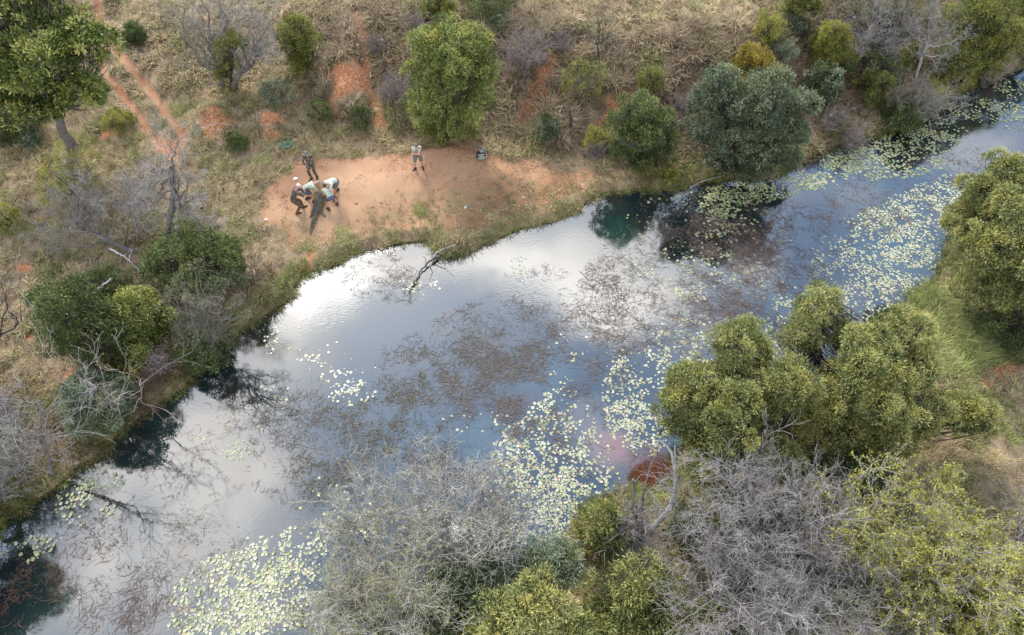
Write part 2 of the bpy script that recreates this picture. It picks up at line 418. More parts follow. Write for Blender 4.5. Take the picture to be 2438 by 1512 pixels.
calm = n.noise(pos, .4, 3, .5)
n.t.links.new(n.math('MULTIPLY', n.math('SUBTRACT', calm, .34), .45, clamp=True), bp.inputs['Strength'])
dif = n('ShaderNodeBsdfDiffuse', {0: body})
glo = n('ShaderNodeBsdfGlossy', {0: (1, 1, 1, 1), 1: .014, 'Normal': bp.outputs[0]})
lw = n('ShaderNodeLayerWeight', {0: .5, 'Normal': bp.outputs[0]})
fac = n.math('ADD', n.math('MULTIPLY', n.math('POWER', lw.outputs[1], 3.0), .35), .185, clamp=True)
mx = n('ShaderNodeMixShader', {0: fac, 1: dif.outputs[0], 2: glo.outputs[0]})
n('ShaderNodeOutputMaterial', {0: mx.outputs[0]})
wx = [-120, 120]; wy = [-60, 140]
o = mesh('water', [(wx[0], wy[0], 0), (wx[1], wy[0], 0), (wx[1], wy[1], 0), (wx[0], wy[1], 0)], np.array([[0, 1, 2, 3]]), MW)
o['kind'] = 'structure'; o['label'] = 'still river reflecting clouds and trees'

# ------------------------------------------------------------------ vegetation kit
def leafmat(name, cols, trans=.18, rough=.5, spec=.3):
    """cols: list of (pos, rgb) looked up by the per-leaf value 'tint'"""
    m, n = newmat(name)
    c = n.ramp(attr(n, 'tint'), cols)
    pp = n('ShaderNodeNewGeometry').outputs[0]
    hv = n.math('MULTIPLY', n.math('SUBTRACT', n.noise(pp, 1.3, 3, .6), .45), 3.0, clamp=True)
    c = n.mix(hv, c, n.mix(1.0, c, (1.22, 1.03, .62), 'MULTIPLY'))
    hb = n.math('MULTIPLY', n.math('SUBTRACT', n.noise(pp, 5.5, 2, .6), .63), 7.0, clamp=True)
    c = n.mix(n.math('MULTIPLY', hb, .6), c, (.24, .17, .09))
    b = n('ShaderNodeBsdfPrincipled', {'Base Color': c, 'Roughness': rough, 'Specular IOR Level': spec})
    t = n('ShaderNodeBsdfTranslucent', {0: n.mix(.5, c, n.mix(1.0, c, (1.3, 1.3, .6), 'MULTIPLY'))})
    mx = n('ShaderNodeMixShader', {0: trans, 1: b.outputs[0], 2: t.outputs[0]})
    n('ShaderNodeOutputMaterial', {0: mx.outputs[0]})
    return m
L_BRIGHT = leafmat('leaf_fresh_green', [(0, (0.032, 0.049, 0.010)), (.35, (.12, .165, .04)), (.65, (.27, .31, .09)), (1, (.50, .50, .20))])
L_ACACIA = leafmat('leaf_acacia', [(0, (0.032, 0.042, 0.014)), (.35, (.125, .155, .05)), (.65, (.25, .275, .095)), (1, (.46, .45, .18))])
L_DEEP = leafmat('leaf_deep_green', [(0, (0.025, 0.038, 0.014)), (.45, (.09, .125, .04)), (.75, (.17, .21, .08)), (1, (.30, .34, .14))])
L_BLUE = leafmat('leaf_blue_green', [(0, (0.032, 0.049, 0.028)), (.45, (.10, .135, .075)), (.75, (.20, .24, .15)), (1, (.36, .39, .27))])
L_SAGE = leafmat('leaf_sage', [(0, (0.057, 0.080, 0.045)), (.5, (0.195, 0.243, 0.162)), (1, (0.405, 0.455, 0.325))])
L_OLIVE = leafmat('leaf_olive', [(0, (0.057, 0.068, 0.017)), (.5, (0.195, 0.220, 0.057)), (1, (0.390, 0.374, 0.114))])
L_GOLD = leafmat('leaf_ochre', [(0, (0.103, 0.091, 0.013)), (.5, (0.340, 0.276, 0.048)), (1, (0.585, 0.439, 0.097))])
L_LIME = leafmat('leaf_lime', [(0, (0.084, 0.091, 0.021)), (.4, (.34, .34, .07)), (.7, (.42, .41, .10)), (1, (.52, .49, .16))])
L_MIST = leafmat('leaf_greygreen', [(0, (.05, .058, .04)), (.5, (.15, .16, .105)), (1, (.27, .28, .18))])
def barkmat(name, a, b, sc=6):
    m, n = newmat(name)
    p = n('ShaderNodeNewGeometry').outputs[0]
    nz = n.noise(p, sc, 4, .65)
    finish(n, n.ramp(nz, [(.3, a), (.7, b)]), .9, .15, n.noise(p, sc * 6, 3, .6), .5, .01)
    return m
B_DARK = barkmat('bark_dark', (.035, .028, .024), (.10, .085, .075))
B_GREY = barkmat('bark_grey', (.095, .085, .08), (.25, .225, .21))
B_PALE = barkmat('bark_bleached', (.27, .25, .25), (.50, .47, .46))
B_TWIG = barkmat('twig_grey', (.17, .155, .15), (.43, .40, .385), 2.5)
B_TWIGP = barkmat('twig_pale', (.28, .255, .23), (.56, .53, .49), 2.5)
B_TWIGM = barkmat('twig_mauve', (0.176, 0.142, 0.135), (0.365, 0.304, 0.290), 2.5)
B_BROWN = barkmat('bark_brown', (.10, .07, .05), (.22, .165, .12))

def unit(a): return a / np.maximum(np.linalg.norm(a, axis=-1, keepdims=True), 1e-9)
def tubes(P, R, sides=5):
    """P (B,K,3) centre lines, R (B,K) radii -> verts, quads"""
    B, K, _ = P.shape
    T = np.empty_like(P); T[:, 1:-1] = P[:, 2:] - P[:, :-2]; T[:, 0] = P[:, 1] - P[:, 0]; T[:, -1] = P[:, -1] - P[:, -2]
    T = unit(T)
    ref = np.where(np.abs(T[:, :1, 2:3]) > .85, np.array([1., 0, 0]), np.array([0, 0, 1.]))
    X = unit(np.cross(T, ref + 0 * T)); Y = np.cross(T, X)
    a = np.arange(sides) * 2 * np.pi / sides
    V = P[:, :, None, :] + R[:, :, None, None] * (np.cos(a)[None, None, :, None] * X[:, :, None, :] + np.sin(a)[None, None, :, None] * Y[:, :, None, :])
    i = np.arange(B * K * sides).reshape(B, K, sides)
    j = np.roll(i, -1, 2)
    F = np.stack([i[:, :-1], j[:, :-1], j[:, 1:], i[:, 1:]], -1).reshape(-1, 4)
    return V.reshape(-1, 3), F
def join(parts):
    Vs, Fs, o = [], [], 0
    for V, F in parts:
        Vs.append(V); Fs.append(F + o); o += len(V)
    return np.concatenate(Vs), np.concatenate(Fs)
def curve(a, b, K=8, bend=.15, r=None, sag=0.0):
    """wobbly line(s) from a to b; a, b (B,3)"""
    r = r or rng
    a = np.atleast_2d(a).astype(float); b = np.atleast_2d(b).astype(float)
    B = max(len(a), len(b)); a = np.broadcast_to(a, (B, 3)); b = np.broadcast_to(b, (B, 3))
    t = np.linspace(0, 1, K)[None, :, None]
    L = np.linalg.norm(b - a, axis=1)[:, None, None]
    m = r.normal(size=(B, 1, 3)) * bend * L; m[..., 2] += sag * L[..., 0]
    w = r.normal(size=(B, K, 3)) * bend * .22 * L; w[:, 0] = 0; w[:, -1] = 0
    return a[:, None] * (1 - t) + b[:, None] * t + m * t * (1 - t) * 2 + w * (t * (1 - t) * 4) ** .5
def grow(P, R, levels, r, up=.15, ang=(25, 60)):
    """sprout sub-branches from batch P,R.  levels: (children, length ratio, K, radius ratio, min radius)"""
    out = [(P, R)]
    for li, (nc, ratio, K, rr, rmin) in enumerate(levels):
        B, K0, _ = P.shape
        L = np.linalg.norm(np.diff(P, axis=1), axis=2).sum(1)
        t = r.uniform(.22, 1.0, (B, nc)); t[:, 0] = 1.0
        f = t * (K0 - 1); i = np.minimum(f.astype(int), K0 - 2); w = (f - i)[..., None]
        bi = np.arange(B)[:, None]
        S = P[bi, i] * (1 - w) + P[bi, i + 1] * w
        rad = R[bi, i] * (1 - w[..., 0]) + R[bi, i + 1] * w[..., 0]
        T = unit(P[bi, i + 1] - P[bi, i])
        rv = unit(np.cross(T, r.normal(size=T.shape)))
        A = np.radians(r.uniform(ang[0], ang[1], t.shape))[..., None]
        A[:, 0] *= .4
        D = T * np.cos(A) + rv * np.sin(A); D[..., 2] += up; D = unit(D)
        ln = L[:, None] * ratio * r.uniform(.6, 1.25, t.shape) * (1.15 - .45 * t)
        D = D.reshape(-1, 3); S = S.reshape(-1, 3); ln = ln.reshape(-1); rad = rad.reshape(-1) * rr
        s = np.linspace(0, 1, K)[None, :, None]
        Pn = S[:, None] + D[:, None] * ln[:, None, None] * s
        k1 = r.normal(size=(len(S), 1, 3)); k1[..., 2] += up
        Pn = Pn + k1 * (s ** 2) * ln[:, None, None] * .26 + r.normal(size=Pn.shape) * (s > 0) * ln[:, None, None] * .055
        Rn = np.maximum(rad[:, None] * (1 - .75 * s[..., 0]), rmin)
        Rn[:, -1] = np.maximum(Rn[:, -1] * .6, rmin * .5)
        P, R = Pn, Rn; out.append((P, R))
    return out
def leaves(P, D, L, Wd, r, tilt=.6):
    """diamond leaves at P along D"""
    m = len(P)
    D = unit(D); nrm = unit(r.normal(size=(m, 3)) * tilt + np.array([0, 0, 1.]) * (1 - tilt))
    S = unit(np.cross(D, nrm)); L = np.broadcast_to(L, (m,))[:, None]; Wd = np.broadcast_to(Wd, (m,))[:, None]
    fold = unit(np.cross(S, D)) * Wd * .25
    V = np.stack([P, P + D * L * .45 + S * Wd * .5 + fold, P + D * L, P + D * L * .45 - S * Wd * .5 + fold], 1).reshape(-1, 3)
    F = np.arange(4 * m).reshape(m, 4)
    return V, F
def sph(m, r):
    return unit(r.normal(size=(m, 3)))
def foliage(lobes, r, clump=.42, dens=1.0, spl=34, leaf=(.13, .032), droop=.0, flat=0.0, shell=.6, tipc=.0, low=-.45, billow=0):
    """lobes (n,6) centre+radii -> clump centres, leaf mesh"""
    lobes = np.asarray(lobes, float)
    if billow:
        L2 = []
        for lb in lobes:
            L2.append(np.r_[lb[:3], lb[3:] * .6])
            k = billow + int(r.integers(-2, 3)); a0 = r.uniform(0, 6.28)
            for q in range(k):
                el = (.15 + .75 * ((q * .618) % 1)) * 1.5; az = a0 + q * 2.4 + r.normal(0, .4); el += r.normal(0, .2)
                d = np.array([math.cos(az) * math.cos(el), math.sin(az) * math.cos(el), math.sin(el)])
                L2.append(np.r_[lb[:3] + d * lb[3:] * r.uniform(.45, .92), lb[3:] * r.uniform(.2, .44) * r.uniform(.75, 1.25, 3)])
        lobes = np.array(L2); clump = clump * .85; spl = int(spl * .72)
    area = (lobes[:, 3] * lobes[:, 4] + lobes[:, 3] * lobes[:, 5] + lobes[:, 4] * lobes[:, 5])
    CC = []; CN = []
    for lb, ar in zip(lobes, area):
        m = max(6, int(ar * 3.6 * dens / (clump * clump) * 1.25))
        d = sph(m * 2, r); d = d[d[:, 2] > low][:m]
        rad = r.uniform(shell, 1.02, len(d)) ** .7; rad = np.where(r.random(len(d)) < .2, rad * r.uniform(1.05, 1.5, len(d)), rad)
        c = lb[:3] + d * lb[3:] * rad[:, None] * (1 + .75 * (vnoise(d[:, 0] + lb[0], d[:, 1] + lb[1], d[:, 2] + 5, 2.9)[:, None] - .5))
        keep = np.ones(len(c), bool)
        for l2 in lobes:
            if l2 is lb: continue
            q = (c - l2[:3]) / l2[3:]
            keep &= ~((q * q).sum(1) < .55)
        CC.append(c[keep]); CN.append(unit(d[keep] / lb[3:]))
    C = np.concatenate(CC); Nn = np.concatenate(CN)
    m = len(C)
    cs_ = clump * r.uniform(.4, 1.2, m)
    spl = int(spl * 2.3); leaf = (leaf[0] * 1.12, leaf[1] * .95); clump *= 1.15
    d = sph(m * spl, r).reshape(m, spl, 3)
    d = unit(d + Nn[:, None] * .75 + np.array([0, 0, .25]))
    rad = r.uniform(.1, 1.0, (m, spl, 1)) ** .5
    off = d * rad * cs_[:, None, None]
    off *= r.uniform(.75, 1.3, (m, 1, 3)); off[..., 2] *= (1 - flat)
    P = C[:, None] + off
    D = d + r.normal(size=d.shape) * .55; D[..., 2] -= droop
    ll = leaf[0] * r.uniform(.6, 1.3, (m * spl)); lw_ = leaf[1] * r.uniform(.7, 1.3, (m * spl))
    V, F = leaves(P.reshape(-1, 3), D.reshape(-1, 3), ll, lw_, r)
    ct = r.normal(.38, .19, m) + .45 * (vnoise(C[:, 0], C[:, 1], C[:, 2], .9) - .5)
    t = ct[:, None] + r.normal(0, .16, (m, spl)) + tipc * (rad[..., 0] - .55) * np.clip(.4 + Nn[:, None, 2], 0, 1)  # fresh tips plus sunlit tops painted into tint, stronger on upward-facing clumps
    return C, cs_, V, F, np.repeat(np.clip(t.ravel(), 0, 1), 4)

def lobe_at(u, v, rp, base, z=None, dy=0.0, sq=1.0, ry=None):
    """lobe seen at (u,v) with radius rp pixels; either at height z above the water or dy behind the base"""
    c = W(u, v, z) if z is not None else WY(u, v, base[1] + dy)
    k = depth(c) / FPX
    return [c[0], c[1], c[2], rp * k, (ry or rp) * k, rp * k * sq]
def tree(name, label, cat, base, lobes, lm, bm=B_DARK, seed=0, tr=.14, fork=.4, leaf=(.13, .034), clump=.42, dens=1.0, spl=34,
         trunk_pts=None, droop=0., flat=0., tipc=.5, sides=7, group=None, low=-.45, twig=True, shell=.6, billow=8):
    r = np.random.default_rng(100 + seed)
    b = G(*base) if len(base) == 2 else np.array(base, float)
    b[2] = float(hgt(b[0], b[1]))
    LB = []
    for l in lobes:
        l = dict(zip(('u', 'v', 'r', 'z', 'dy', 'sq'), l)) if not isinstance(l, dict) else l
        q = lobe_at(l['u'], l['v'], l['r'], b, l.get('z'), l.get('dy', 0) or 0, l.get('sq') or .85)
        q[2] = max(q[2], b[2] + q[5] * .45)
        LB.append(q)
    LB = np.array(LB)
    root = empty(name, b, label, cat, group)
    top = (LB[:, 2]).max(); cen = LB[:, :3].mean(0)
    F0 = b + (cen - b) * fork; F0[2] = b[2] + (LB[:, 2].min() - b[2]) * .75 + .1
    if trunk_pts is not None:
        tp = np.array(trunk_pts)[None]
        F0 = tp[0, -1]
        tP = tp
    else:
        tP = curve(b - [0, 0, .15], F0, 7, .08, r)
    tR = np.linspace(tr * 1.25, tr * .8, tP.shape[1])[None]
    V, F = tubes(tP, tR, sides)
    mesh('trunk', V, F, bm, root, True, origin=b)
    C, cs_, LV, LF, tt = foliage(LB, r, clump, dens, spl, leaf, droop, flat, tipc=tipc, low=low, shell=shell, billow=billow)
    lim = curve(F0, LB[:, :3] - [0, 0, 1] * LB[:, 5:6] * .25, 8, .16, r, .05)
    lR = np.linspace(tr * .6, tr * .2, 8)[None] * np.ones((len(LB), 1))
    # twigs from the nearest lobe's heart out to every clump
    dd = ((C[:, None] - LB[None, :, :3]) ** 2).sum(2).argmin(1)
    tt0 = r.uniform(.3, 1, len(C)); i = np.minimum((tt0 * 7).astype(int), 7)
    tw = curve(lim[dd, i], C, 5, .2, r, .03)
    twR = np.linspace(.022, .008, 5)[None] * np.ones((len(C), 1)) * (1 + tr)
    V, F = join([tubes(lim, lR, 5), tubes(tw, twR, 3)])
    mesh('branches', V, F, bm, root, True, origin=b)
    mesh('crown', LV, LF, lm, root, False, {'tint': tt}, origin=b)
    return root
def bare_tree(name, label, cat, base, limbs, bm=B_TWIG, tm=None, seed=0, tr=.12, levels=None, up=.1, ang=(25, 60), lm=None, nleaf=0, leaf=(.06, .03),
              trunk=None, tb=None, group=None, tm_=None):
    """limbs: list of (u,v,z|None,dy) tips seen in the photo; trunk: list of such points for the trunk"""
    r = np.random.default_rng(500 + seed)
    b = G(*base) if len(base) == 2 else np.array(base, float)
    b[2] = float(hgt(b[0], b[1]))
    def pt(q):
        u, v, z = q[:3]; dy = q[3] if len(q) > 3 else 0
        return W(u, v, z) if z is not None else WY(u, v, b[1] + dy)
    root = empty(name, b, label, cat, group)
    T = [b - [0, 0, .15]] + [pt(q) for q in (trunk or [])]
    if len(T) < 2: T.append(b + (np.mean([pt(q) for q in limbs], 0) - b) * .35)
    T = np.array(T)
    s = np.linspace(0, len(T) - 1, 9); i = np.minimum(s.astype(int), len(T) - 2); w = (s - i)[:, None]
    tp = (T[i] * (1 - w) + T[i + 1] * w); tp[1:-1] += r.normal(size=(7, 3)) * .03
    tR = np.linspace(tr * 1.2, tr * .75, 9)
    V, F = tubes(tp[None], tR[None], 7); mesh('trunk', V, F, tb or bm, root, True, origin=b)
    tips = np.array([pt(q) for q in limbs])
    starts = tp[-1][None] + 0 * tips
    if len(tips) > 3:
        k = r.integers(4, 9, len(tips)); starts = tp[k]
    P = curve(starts, tips, 8, .14, r, .06)
    R = np.linspace(tr * .5, tr * .13, 8)[None] * np.ones((len(tips), 1))
    levels = levels or [(7, .5, 6, .6, .010), (7, .5, 5, .6, .008), (5, .5, 4, .6, .006)]
    gl_ = grow(P, R, levels, r, up, ang)
    Vb, Fb = join([tubes(p, q, 5 if k == 0 else 4) for k, (p, q) in enumerate(gl_[:2])])
    mesh('branches', Vb, Fb, tb or bm, root, True, origin=b)
    if len(gl_) > 2:
        Vt, Ft = join([tubes(p, q, 3) for p, q in gl_[2:]])
        mesh('twigs', Vt, Ft, tm or bm, root, False, origin=b)
    if lm is not None and nleaf:
        P = gl_[-1][0]; k = r.integers(0, len(P), nleaf); q = r.integers(1, P.shape[1], nleaf)
        p = P[k, q] + r.normal(size=(nleaf, 3)) * .03
        V, F = leaves(p, r.normal(size=(nleaf, 3)), leaf[0] * r.uniform(.6, 1.4, nleaf), leaf[1] * r.uniform(.7, 1.3, nleaf), r, .7)
        t = np.clip(r.normal(.5, .16, nleaf) + .5 * (vnoise(p[:, 0], p[:, 1], p[:, 2], 1.1) - .5), 0, 1)
        mesh('leaves', V, F, lm, root, False, {'tint': np.repeat(t, 4)}, origin=b)
    return root
def bush(name, label, base, w, h, lm, bm=B_DARK, seed=0, leaf=(.09, .03), dens=1.1, clump=.26, cat='bush', spl=30, n=4, group=None, tipc=.5):
    """round bush: w,h pixels of its outline above the base point"""
    r = np.random.default_rng(900 + seed)
    b = G(*base); k = depth(b) / FPX; wr = w * k / 2
    c = math.cos(math.atan2(H - b[2], b[1]))           # how much of a metre of height shows
    hh = max(h * k - wr * (1 - c), h * k * .5) / max(c, .35) * .85
    hh = min(hh, wr * 3.2)
    LB = []
    for i in range(n):
        a = i * 2 * np.pi / n + r.uniform(0, 1.5); q = r.uniform(.25, .5)
        zz = hh * (.38 + .3 * (i % 2) + r.uniform(-.08, .08))
        LB.append([b[0] + wr * q * math.cos(a), b[1] + wr * q * math.sin(a), b[2] + zz, wr * r.uniform(.5, .66), wr * r.uniform(.5, .66), hh * r.uniform(.3, .42)])
    LB.append([b[0], b[1], b[2] + hh * .62, wr * .55, wr * .55, hh * .4])
    LB = np.array(LB)
    root = empty(name, b, label, cat, group)
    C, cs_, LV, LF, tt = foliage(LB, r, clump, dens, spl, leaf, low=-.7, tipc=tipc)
    ns = 6
    st = curve(b + r.normal(size=(ns, 3)) * [.08, .08, 0] - [0, 0, .1], LB[r.integers(0, len(LB), ns), :3], 6, .15, r)
    dd = ((C[:, None] - st[None, :, -1]) ** 2).sum(2).argmin(1)
    tw = curve(st[dd, r.integers(2, 6, len(C))], C, 4, .1, r)
    mesh('stems', *join([tubes(st, np.linspace(.04, .015, 6)[None] * np.ones((ns, 1)), 5), tubes(tw, np.linspace(.012, .006, 4)[None] * np.ones((len(C), 1)), 3)]), bm, root, True, origin=b)
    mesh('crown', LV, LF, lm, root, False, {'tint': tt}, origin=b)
    return root
def twig_bush(name, label, base, w, h, bm=B_TWIGM, seed=0, lm=None, nleaf=0, n=16, cat='bush', levels=None, group=None, leaf=(.06, .025), up=.12):
    r = np.random.default_rng(1300 + seed)
    b = G(*base); k = depth(b) / FPX; wr = w * k / 2
    c = math.cos(math.atan2(H - b[2], b[1])); hh = max(h * k - wr * (1 - c), h * k * .4) / max(c, .35) * .9; hh = min(hh, wr * 2.6)
    root = empty(name, b, label, cat, group)
    a = r.uniform(0, 2 * np.pi, n); q = r.uniform(.1, .8, n)
    tips = np.stack([b[0] + wr * q * np.cos(a), b[1] + wr * q * np.sin(a), b[2] + hh * (1 - .5 * q * q) * r.uniform(.5, .9, n)], 1)
    P = curve(b + r.normal(size=(n, 3)) * [.1, .1, 0], tips, 7, .15, r); R = np.linspace(.028, .012, 7)[None] * np.ones((n, 1))
    g = grow(P, R, levels or [(5, .5, 5, .7, .008), (5, .5, 4, .7, .006), (3, .5, 3, .7, .005)], r, up, (25, 65))
    mesh('branches', *join([tubes(p, q_, 4) for p, q_ in g[:1]]), bm, root, True, origin=b)
    mesh('twigs', *join([tubes(p, q_, 3) for p, q_ in g[1:]]), bm, root, False, origin=b)
    if lm is not None and nleaf:
        P = g[-1][0]; kk = r.integers(0, len(P), nleaf); p = P[kk, r.integers(1, P.shape[1], nleaf)]
        V, F = leaves(p, r.normal(size=(nleaf, 3)), leaf[0] * r.uniform(.6, 1.4, nleaf), leaf[1], r, .7)
        mesh('leaves', V, F, lm, root, False, {'tint': np.repeat(np.clip(r.normal(.5, .2, nleaf), 0, 1), 4)}, origin=b)
    return root

# ------------------------------------------------------------------ trees and bushes, one by one
A = 'tree'
# --- north bank, left
tree('broadleaf_tree', 'big broad dark green tree with layered crown and thick trunk beside the dirt track', A, (172, 352),
     [dict(u=20, v=60, r=120, dy=1.2), dict(u=115, v=45, r=88, dy=1.5), dict(u=195, v=130, r=72, dy=-.3), dict(u=110, v=150, r=110, dy=-.8, sq=.6), dict(u=15, v=190, r=95, dy=-.5, sq=.6),
      dict(u=190, v=225, r=70, dy=-1, sq=.6), dict(u=90, v=255, r=75, dy=-.9, sq=.6), dict(u=-70, v=120, r=120, dy=.5), dict(u=240, v=105, r=48, dy=0), dict(u=60, v=-20, r=110, dy=2)],
     L_BRIGHT, B_GREY, 1, tr=.22, leaf=(.17, .07), clump=.5, dens=1.0, spl=36, flat=.35, fork=.6)
bush('thicket', 'very dark green thicket in the shade under the left side of the big broad tree', (45, 322), 110, 85, L_DEEP, seed=2, n=5)
bare_tree('bare_tree', 'leafless grey fine twigged tree with some green sprigs, tallest above the dirt track', A, (528, 208),
     [(440, 20, None, .3), (480, -20, None, .8), (520, 0, None, -.5), (455, 90, None, -.4), (500, 60, None, .4), (545, 40, None, .2), (470, 140, None, -.6), (560, 90, None, .6)],
     seed=1, tr=.15, lm=L_OLIVE, nleaf=2500, levels=[(8, .45, 6, .5, .009), (8, .45, 5, .6, .006), (6, .5, 4, .6, .0045)], tb=B_GREY, trunk=[(520, 165, None)])
tree('evergreen_tree', 'narrow dark olive evergreen wedged between two leafless grey trees', A, (548, 206),
     [dict(u=548, v=150, r=26), dict(u=560, v=100, r=24), dict(u=540, v=120, r=20), dict(u=530, v=180, r=20)], L_OLIVE, seed=3, tr=.09, clump=.3, leaf=(.1, .03))
bare_tree('bare_tree', 'leafless mauve grey tree with bent trunk leaning right toward the round olive bush', A, (552, 210),
     [(600, 70, None, 0), (640, 80, None, .3), (625, 110, None, -.5), (655, 100, None, .2), (590, 110, None, .4), (610, 130, None, -.3), (640, 60, None, .6)],
     seed=2, tr=.13, trunk=[(560, 190, None), (575, 172, None), (598, 158, None)], levels=[(8, .45, 6, .5, .009), (8, .45, 5, .6, .006), (6, .5, 4, .6, .0045)], tb=B_GREY)
tree('round_tree', 'round olive green small tree standing alone in the straw grass above the wheel ruts', A, (715, 178),
     [dict(u=712, v=75, r=36), dict(u=690, v=100, r=30), dict(u=738, v=100, r=30), dict(u=715, v=125, r=36), dict(u=715, v=150, r=28), dict(u=715, v=168, r=24)], L_OLIVE, seed=4, tr=.07, clump=.3, leaf=(.1, .03), dens=.9)
# --- centre
tree('willow_tree', 'tall dense bright green tree with pale tips standing behind the sandy clearing', A, (1062, 332),
     [dict(u=1075, v=105, r=60, dy=.3), dict(u=1025, v=115, r=50, dy=0), dict(u=1125, v=120, r=52, dy=.2), dict(u=1010, v=180, r=48, dy=-.4), dict(u=1140, v=180, r=48, dy=-.2),
      dict(u=1070, v=180, r=62, dy=-1), dict(u=1045, v=245, r=62, dy=-.8), dict(u=1115, v=245, r=58, dy=-.6), dict(u=1070, v=290, r=45, dy=-.4), dict(u=1000, v=255, r=36, dy=.1), dict(u=1065, v=312, r=42, dy=-.2), dict(u=1020, v=300, r=36, dy=.2), dict(u=1112, v=298, r=36, dy=.2)],
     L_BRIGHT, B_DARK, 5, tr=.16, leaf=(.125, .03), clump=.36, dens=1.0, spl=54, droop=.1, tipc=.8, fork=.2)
tree('sapling', 'slim olive sapling peeking over the top of the tall dense clearing tree', A, (1052, 78),
     [dict(u=1045, v=10, r=30), dict(u=1025, v=32, r=24), dict(u=1068, v=34, r=24), dict(u=1050, v=-15, r=22)], L_OLIVE, seed=6, tr=.06, clump=.3, dens=.6, leaf=(.1, .03))
bush('thicket', 'blackish green thicket cut by the top edge right of the slim sapling', (1160, 22), 130, 60, L_DEEP, seed=7, n=6, clump=.4)
bush('bush', 'small grey green bush below the blackish thicket at the top edge', (1190, 72), 44, 34, L_SAGE, seed=8)
tree('feathery_tree', 'slender lone tree with dark bare trunk and airy pale green crown on the hill', A, (1424, 188),
     [dict(u=1425, v=45, r=26), dict(u=1402, v=68, r=24), dict(u=1450, v=70, r=24), dict(u=1425, v=88, r=26)], L_MIST, B_DARK, 9, billow=0, tr=.05, dens=.22, clump=.34, leaf=(.09, .022),
     trunk_pts=None, fork=.95, spl=26)
# --- right of the clearing
tree('willow_tree', 'mid height round green tree on the bank between clearing and big blue green tree', A, (1535, 400),
     [dict(u=1520, v=270, r=50), dict(u=1480, v=300, r=38), dict(u=1560, v=300, r=46), dict(u=1595, v=335, r=32), dict(u=1520, v=330, r=52, dy=-.6), dict(u=1480, v=360, r=30), dict(u=1570, v=365, r=38), dict(u=1530, v=385, r=40, dy=-.3)],
     L_DEEP, B_GREY, 10, tr=.1, dens=.85, clump=.32, leaf=(.12, .03), tipc=.9, spl=40)
tree('waterside_tree', 'largest blue green tree overhanging the dark water on the far bank', A, (1790, 412),
     [dict(u=1715, v=210, r=52), dict(u=1690, v=270, r=58), dict(u=1760, v=240, r=56), dict(u=1840, v=215, r=56), dict(u=1885, v=265, r=52), dict(u=1810, v=285, r=66, dy=-.8),
      dict(u=1730, v=330, r=62, dy=-.9), dict(u=1870, v=325, r=56, dy=-.5), dict(u=1800, v=365, r=62, dy=-1.0), dict(u=1665, v=315, r=36), dict(u=1790, v=400, r=48, dy=-.5), dict(u=1720, v=382, r=44, dy=-.2), dict(u=1865, v=378, r=44, dy=-.1)],
     L_BLUE, B_DARK, 11, tr=.2, leaf=(.12, .034), clump=.38, dens=.95, spl=42, droop=.15, tipc=.8, fork=.3)
tree('ochre_tree', 'mustard yellow leafed tree rising behind the largest blue green tree', A, (1800, 232),
     [dict(u=1782, v=140, r=34), dict(u=1765, v=175, r=36), dict(u=1815, v=175, r=36), dict(u=1790, v=205, r=36), dict(u=1850, v=195, r=24)], L_GOLD, B_DARK, 12, tr=.1, clump=.3, leaf=(.1, .03))
bush('bush', 'dense dark emerald bush right of the mustard yellow tree', (1942, 250), 74, 88, L_BLUE, seed=13, leaf=(.14, .05), clump=.24)
bush('bush', 'pale lime bush on open straw slope nearest the top edge right of centre', (1815, 106), 62, 88, L_LIME, seed=14, leaf=(.09, .028), dens=.7)
bush('bush', 'small teal grey round bush beside the short red path near the top right', (1890, 82), 46, 44, L_SAGE, seed=15)
bush('bush', 'low dull green bush below the pale lime bush on the upper slope', (1858, 150), 50, 55, L_SAGE, seed=16, dens=.7)
tree('small_tree', 'olive small tree at the top edge left of the feathery grey green acacia', A, (1905, 62),
     [dict(u=1900, v=5, r=30), dict(u=1880, v=25, r=22), dict(u=1930, v=15, r=26)], L_OLIVE, seed=17, tr=.07, clump=.3)
tree('small_tree', 'bright yellow green upright tree in front of the feathery grey green acacia', A, (1975, 160),
     [dict(u=1975, v=80, r=32), dict(u=1955, v=110, r=28), dict(u=1998, v=105, r=28), dict(u=2010, v=135, r=26), dict(u=1960, v=140, r=28)], L_LIME, B_GREY, 18, tr=.07, clump=.28, dens=.8, leaf=(.1, .03))
tree('acacia_tree', 'wide feathery grey green acacia spreading at the top right edge', A, (2108, 150),
     [dict(u=2010, v=20, r=50, sq=.5), dict(u=2080, v=0, r=60, sq=.5), dict(u=2160, v=5, r=55, sq=.5), dict(u=2050, v=65, r=50, sq=.5), dict(u=2130, v=60, r=60, sq=.5), dict(u=2200, v=50, r=46, sq=.5), dict(u=2080, v=110, r=46, sq=.5)],
     L_MIST, B_DARK, 19, billow=0, tr=.12, dens=.55, clump=.45, leaf=(.08, .022), spl=40, flat=.35, fork=.5, tipc=.3)
bare_tree('bare_tree', 'bleached leafless tree with forked pale trunk right of the feathery acacia', A, (2178, 192),
     [(2130, 100, None, 0), (2160, 70, None, .4), (2210, 40, None, .3), (2235, 90, None, 0), (2270, 60, None, .5), (2190, 130, None, -.4), (2290, 80, None, -.3), (2250, 130, None, -.6)],
     seed=20, tr=.09, bm=B_TWIG, tb=B_PALE, trunk=[(2195, 140, None), (2205, 95, None)], lm=L_SAGE, nleaf=2200)
bush('bush', 'leafy sage bush entangled with bleached branches right of the forked pale trunk', (2245, 170), 110, 70, L_SAGE, seed=21, n=5, dens=.35)
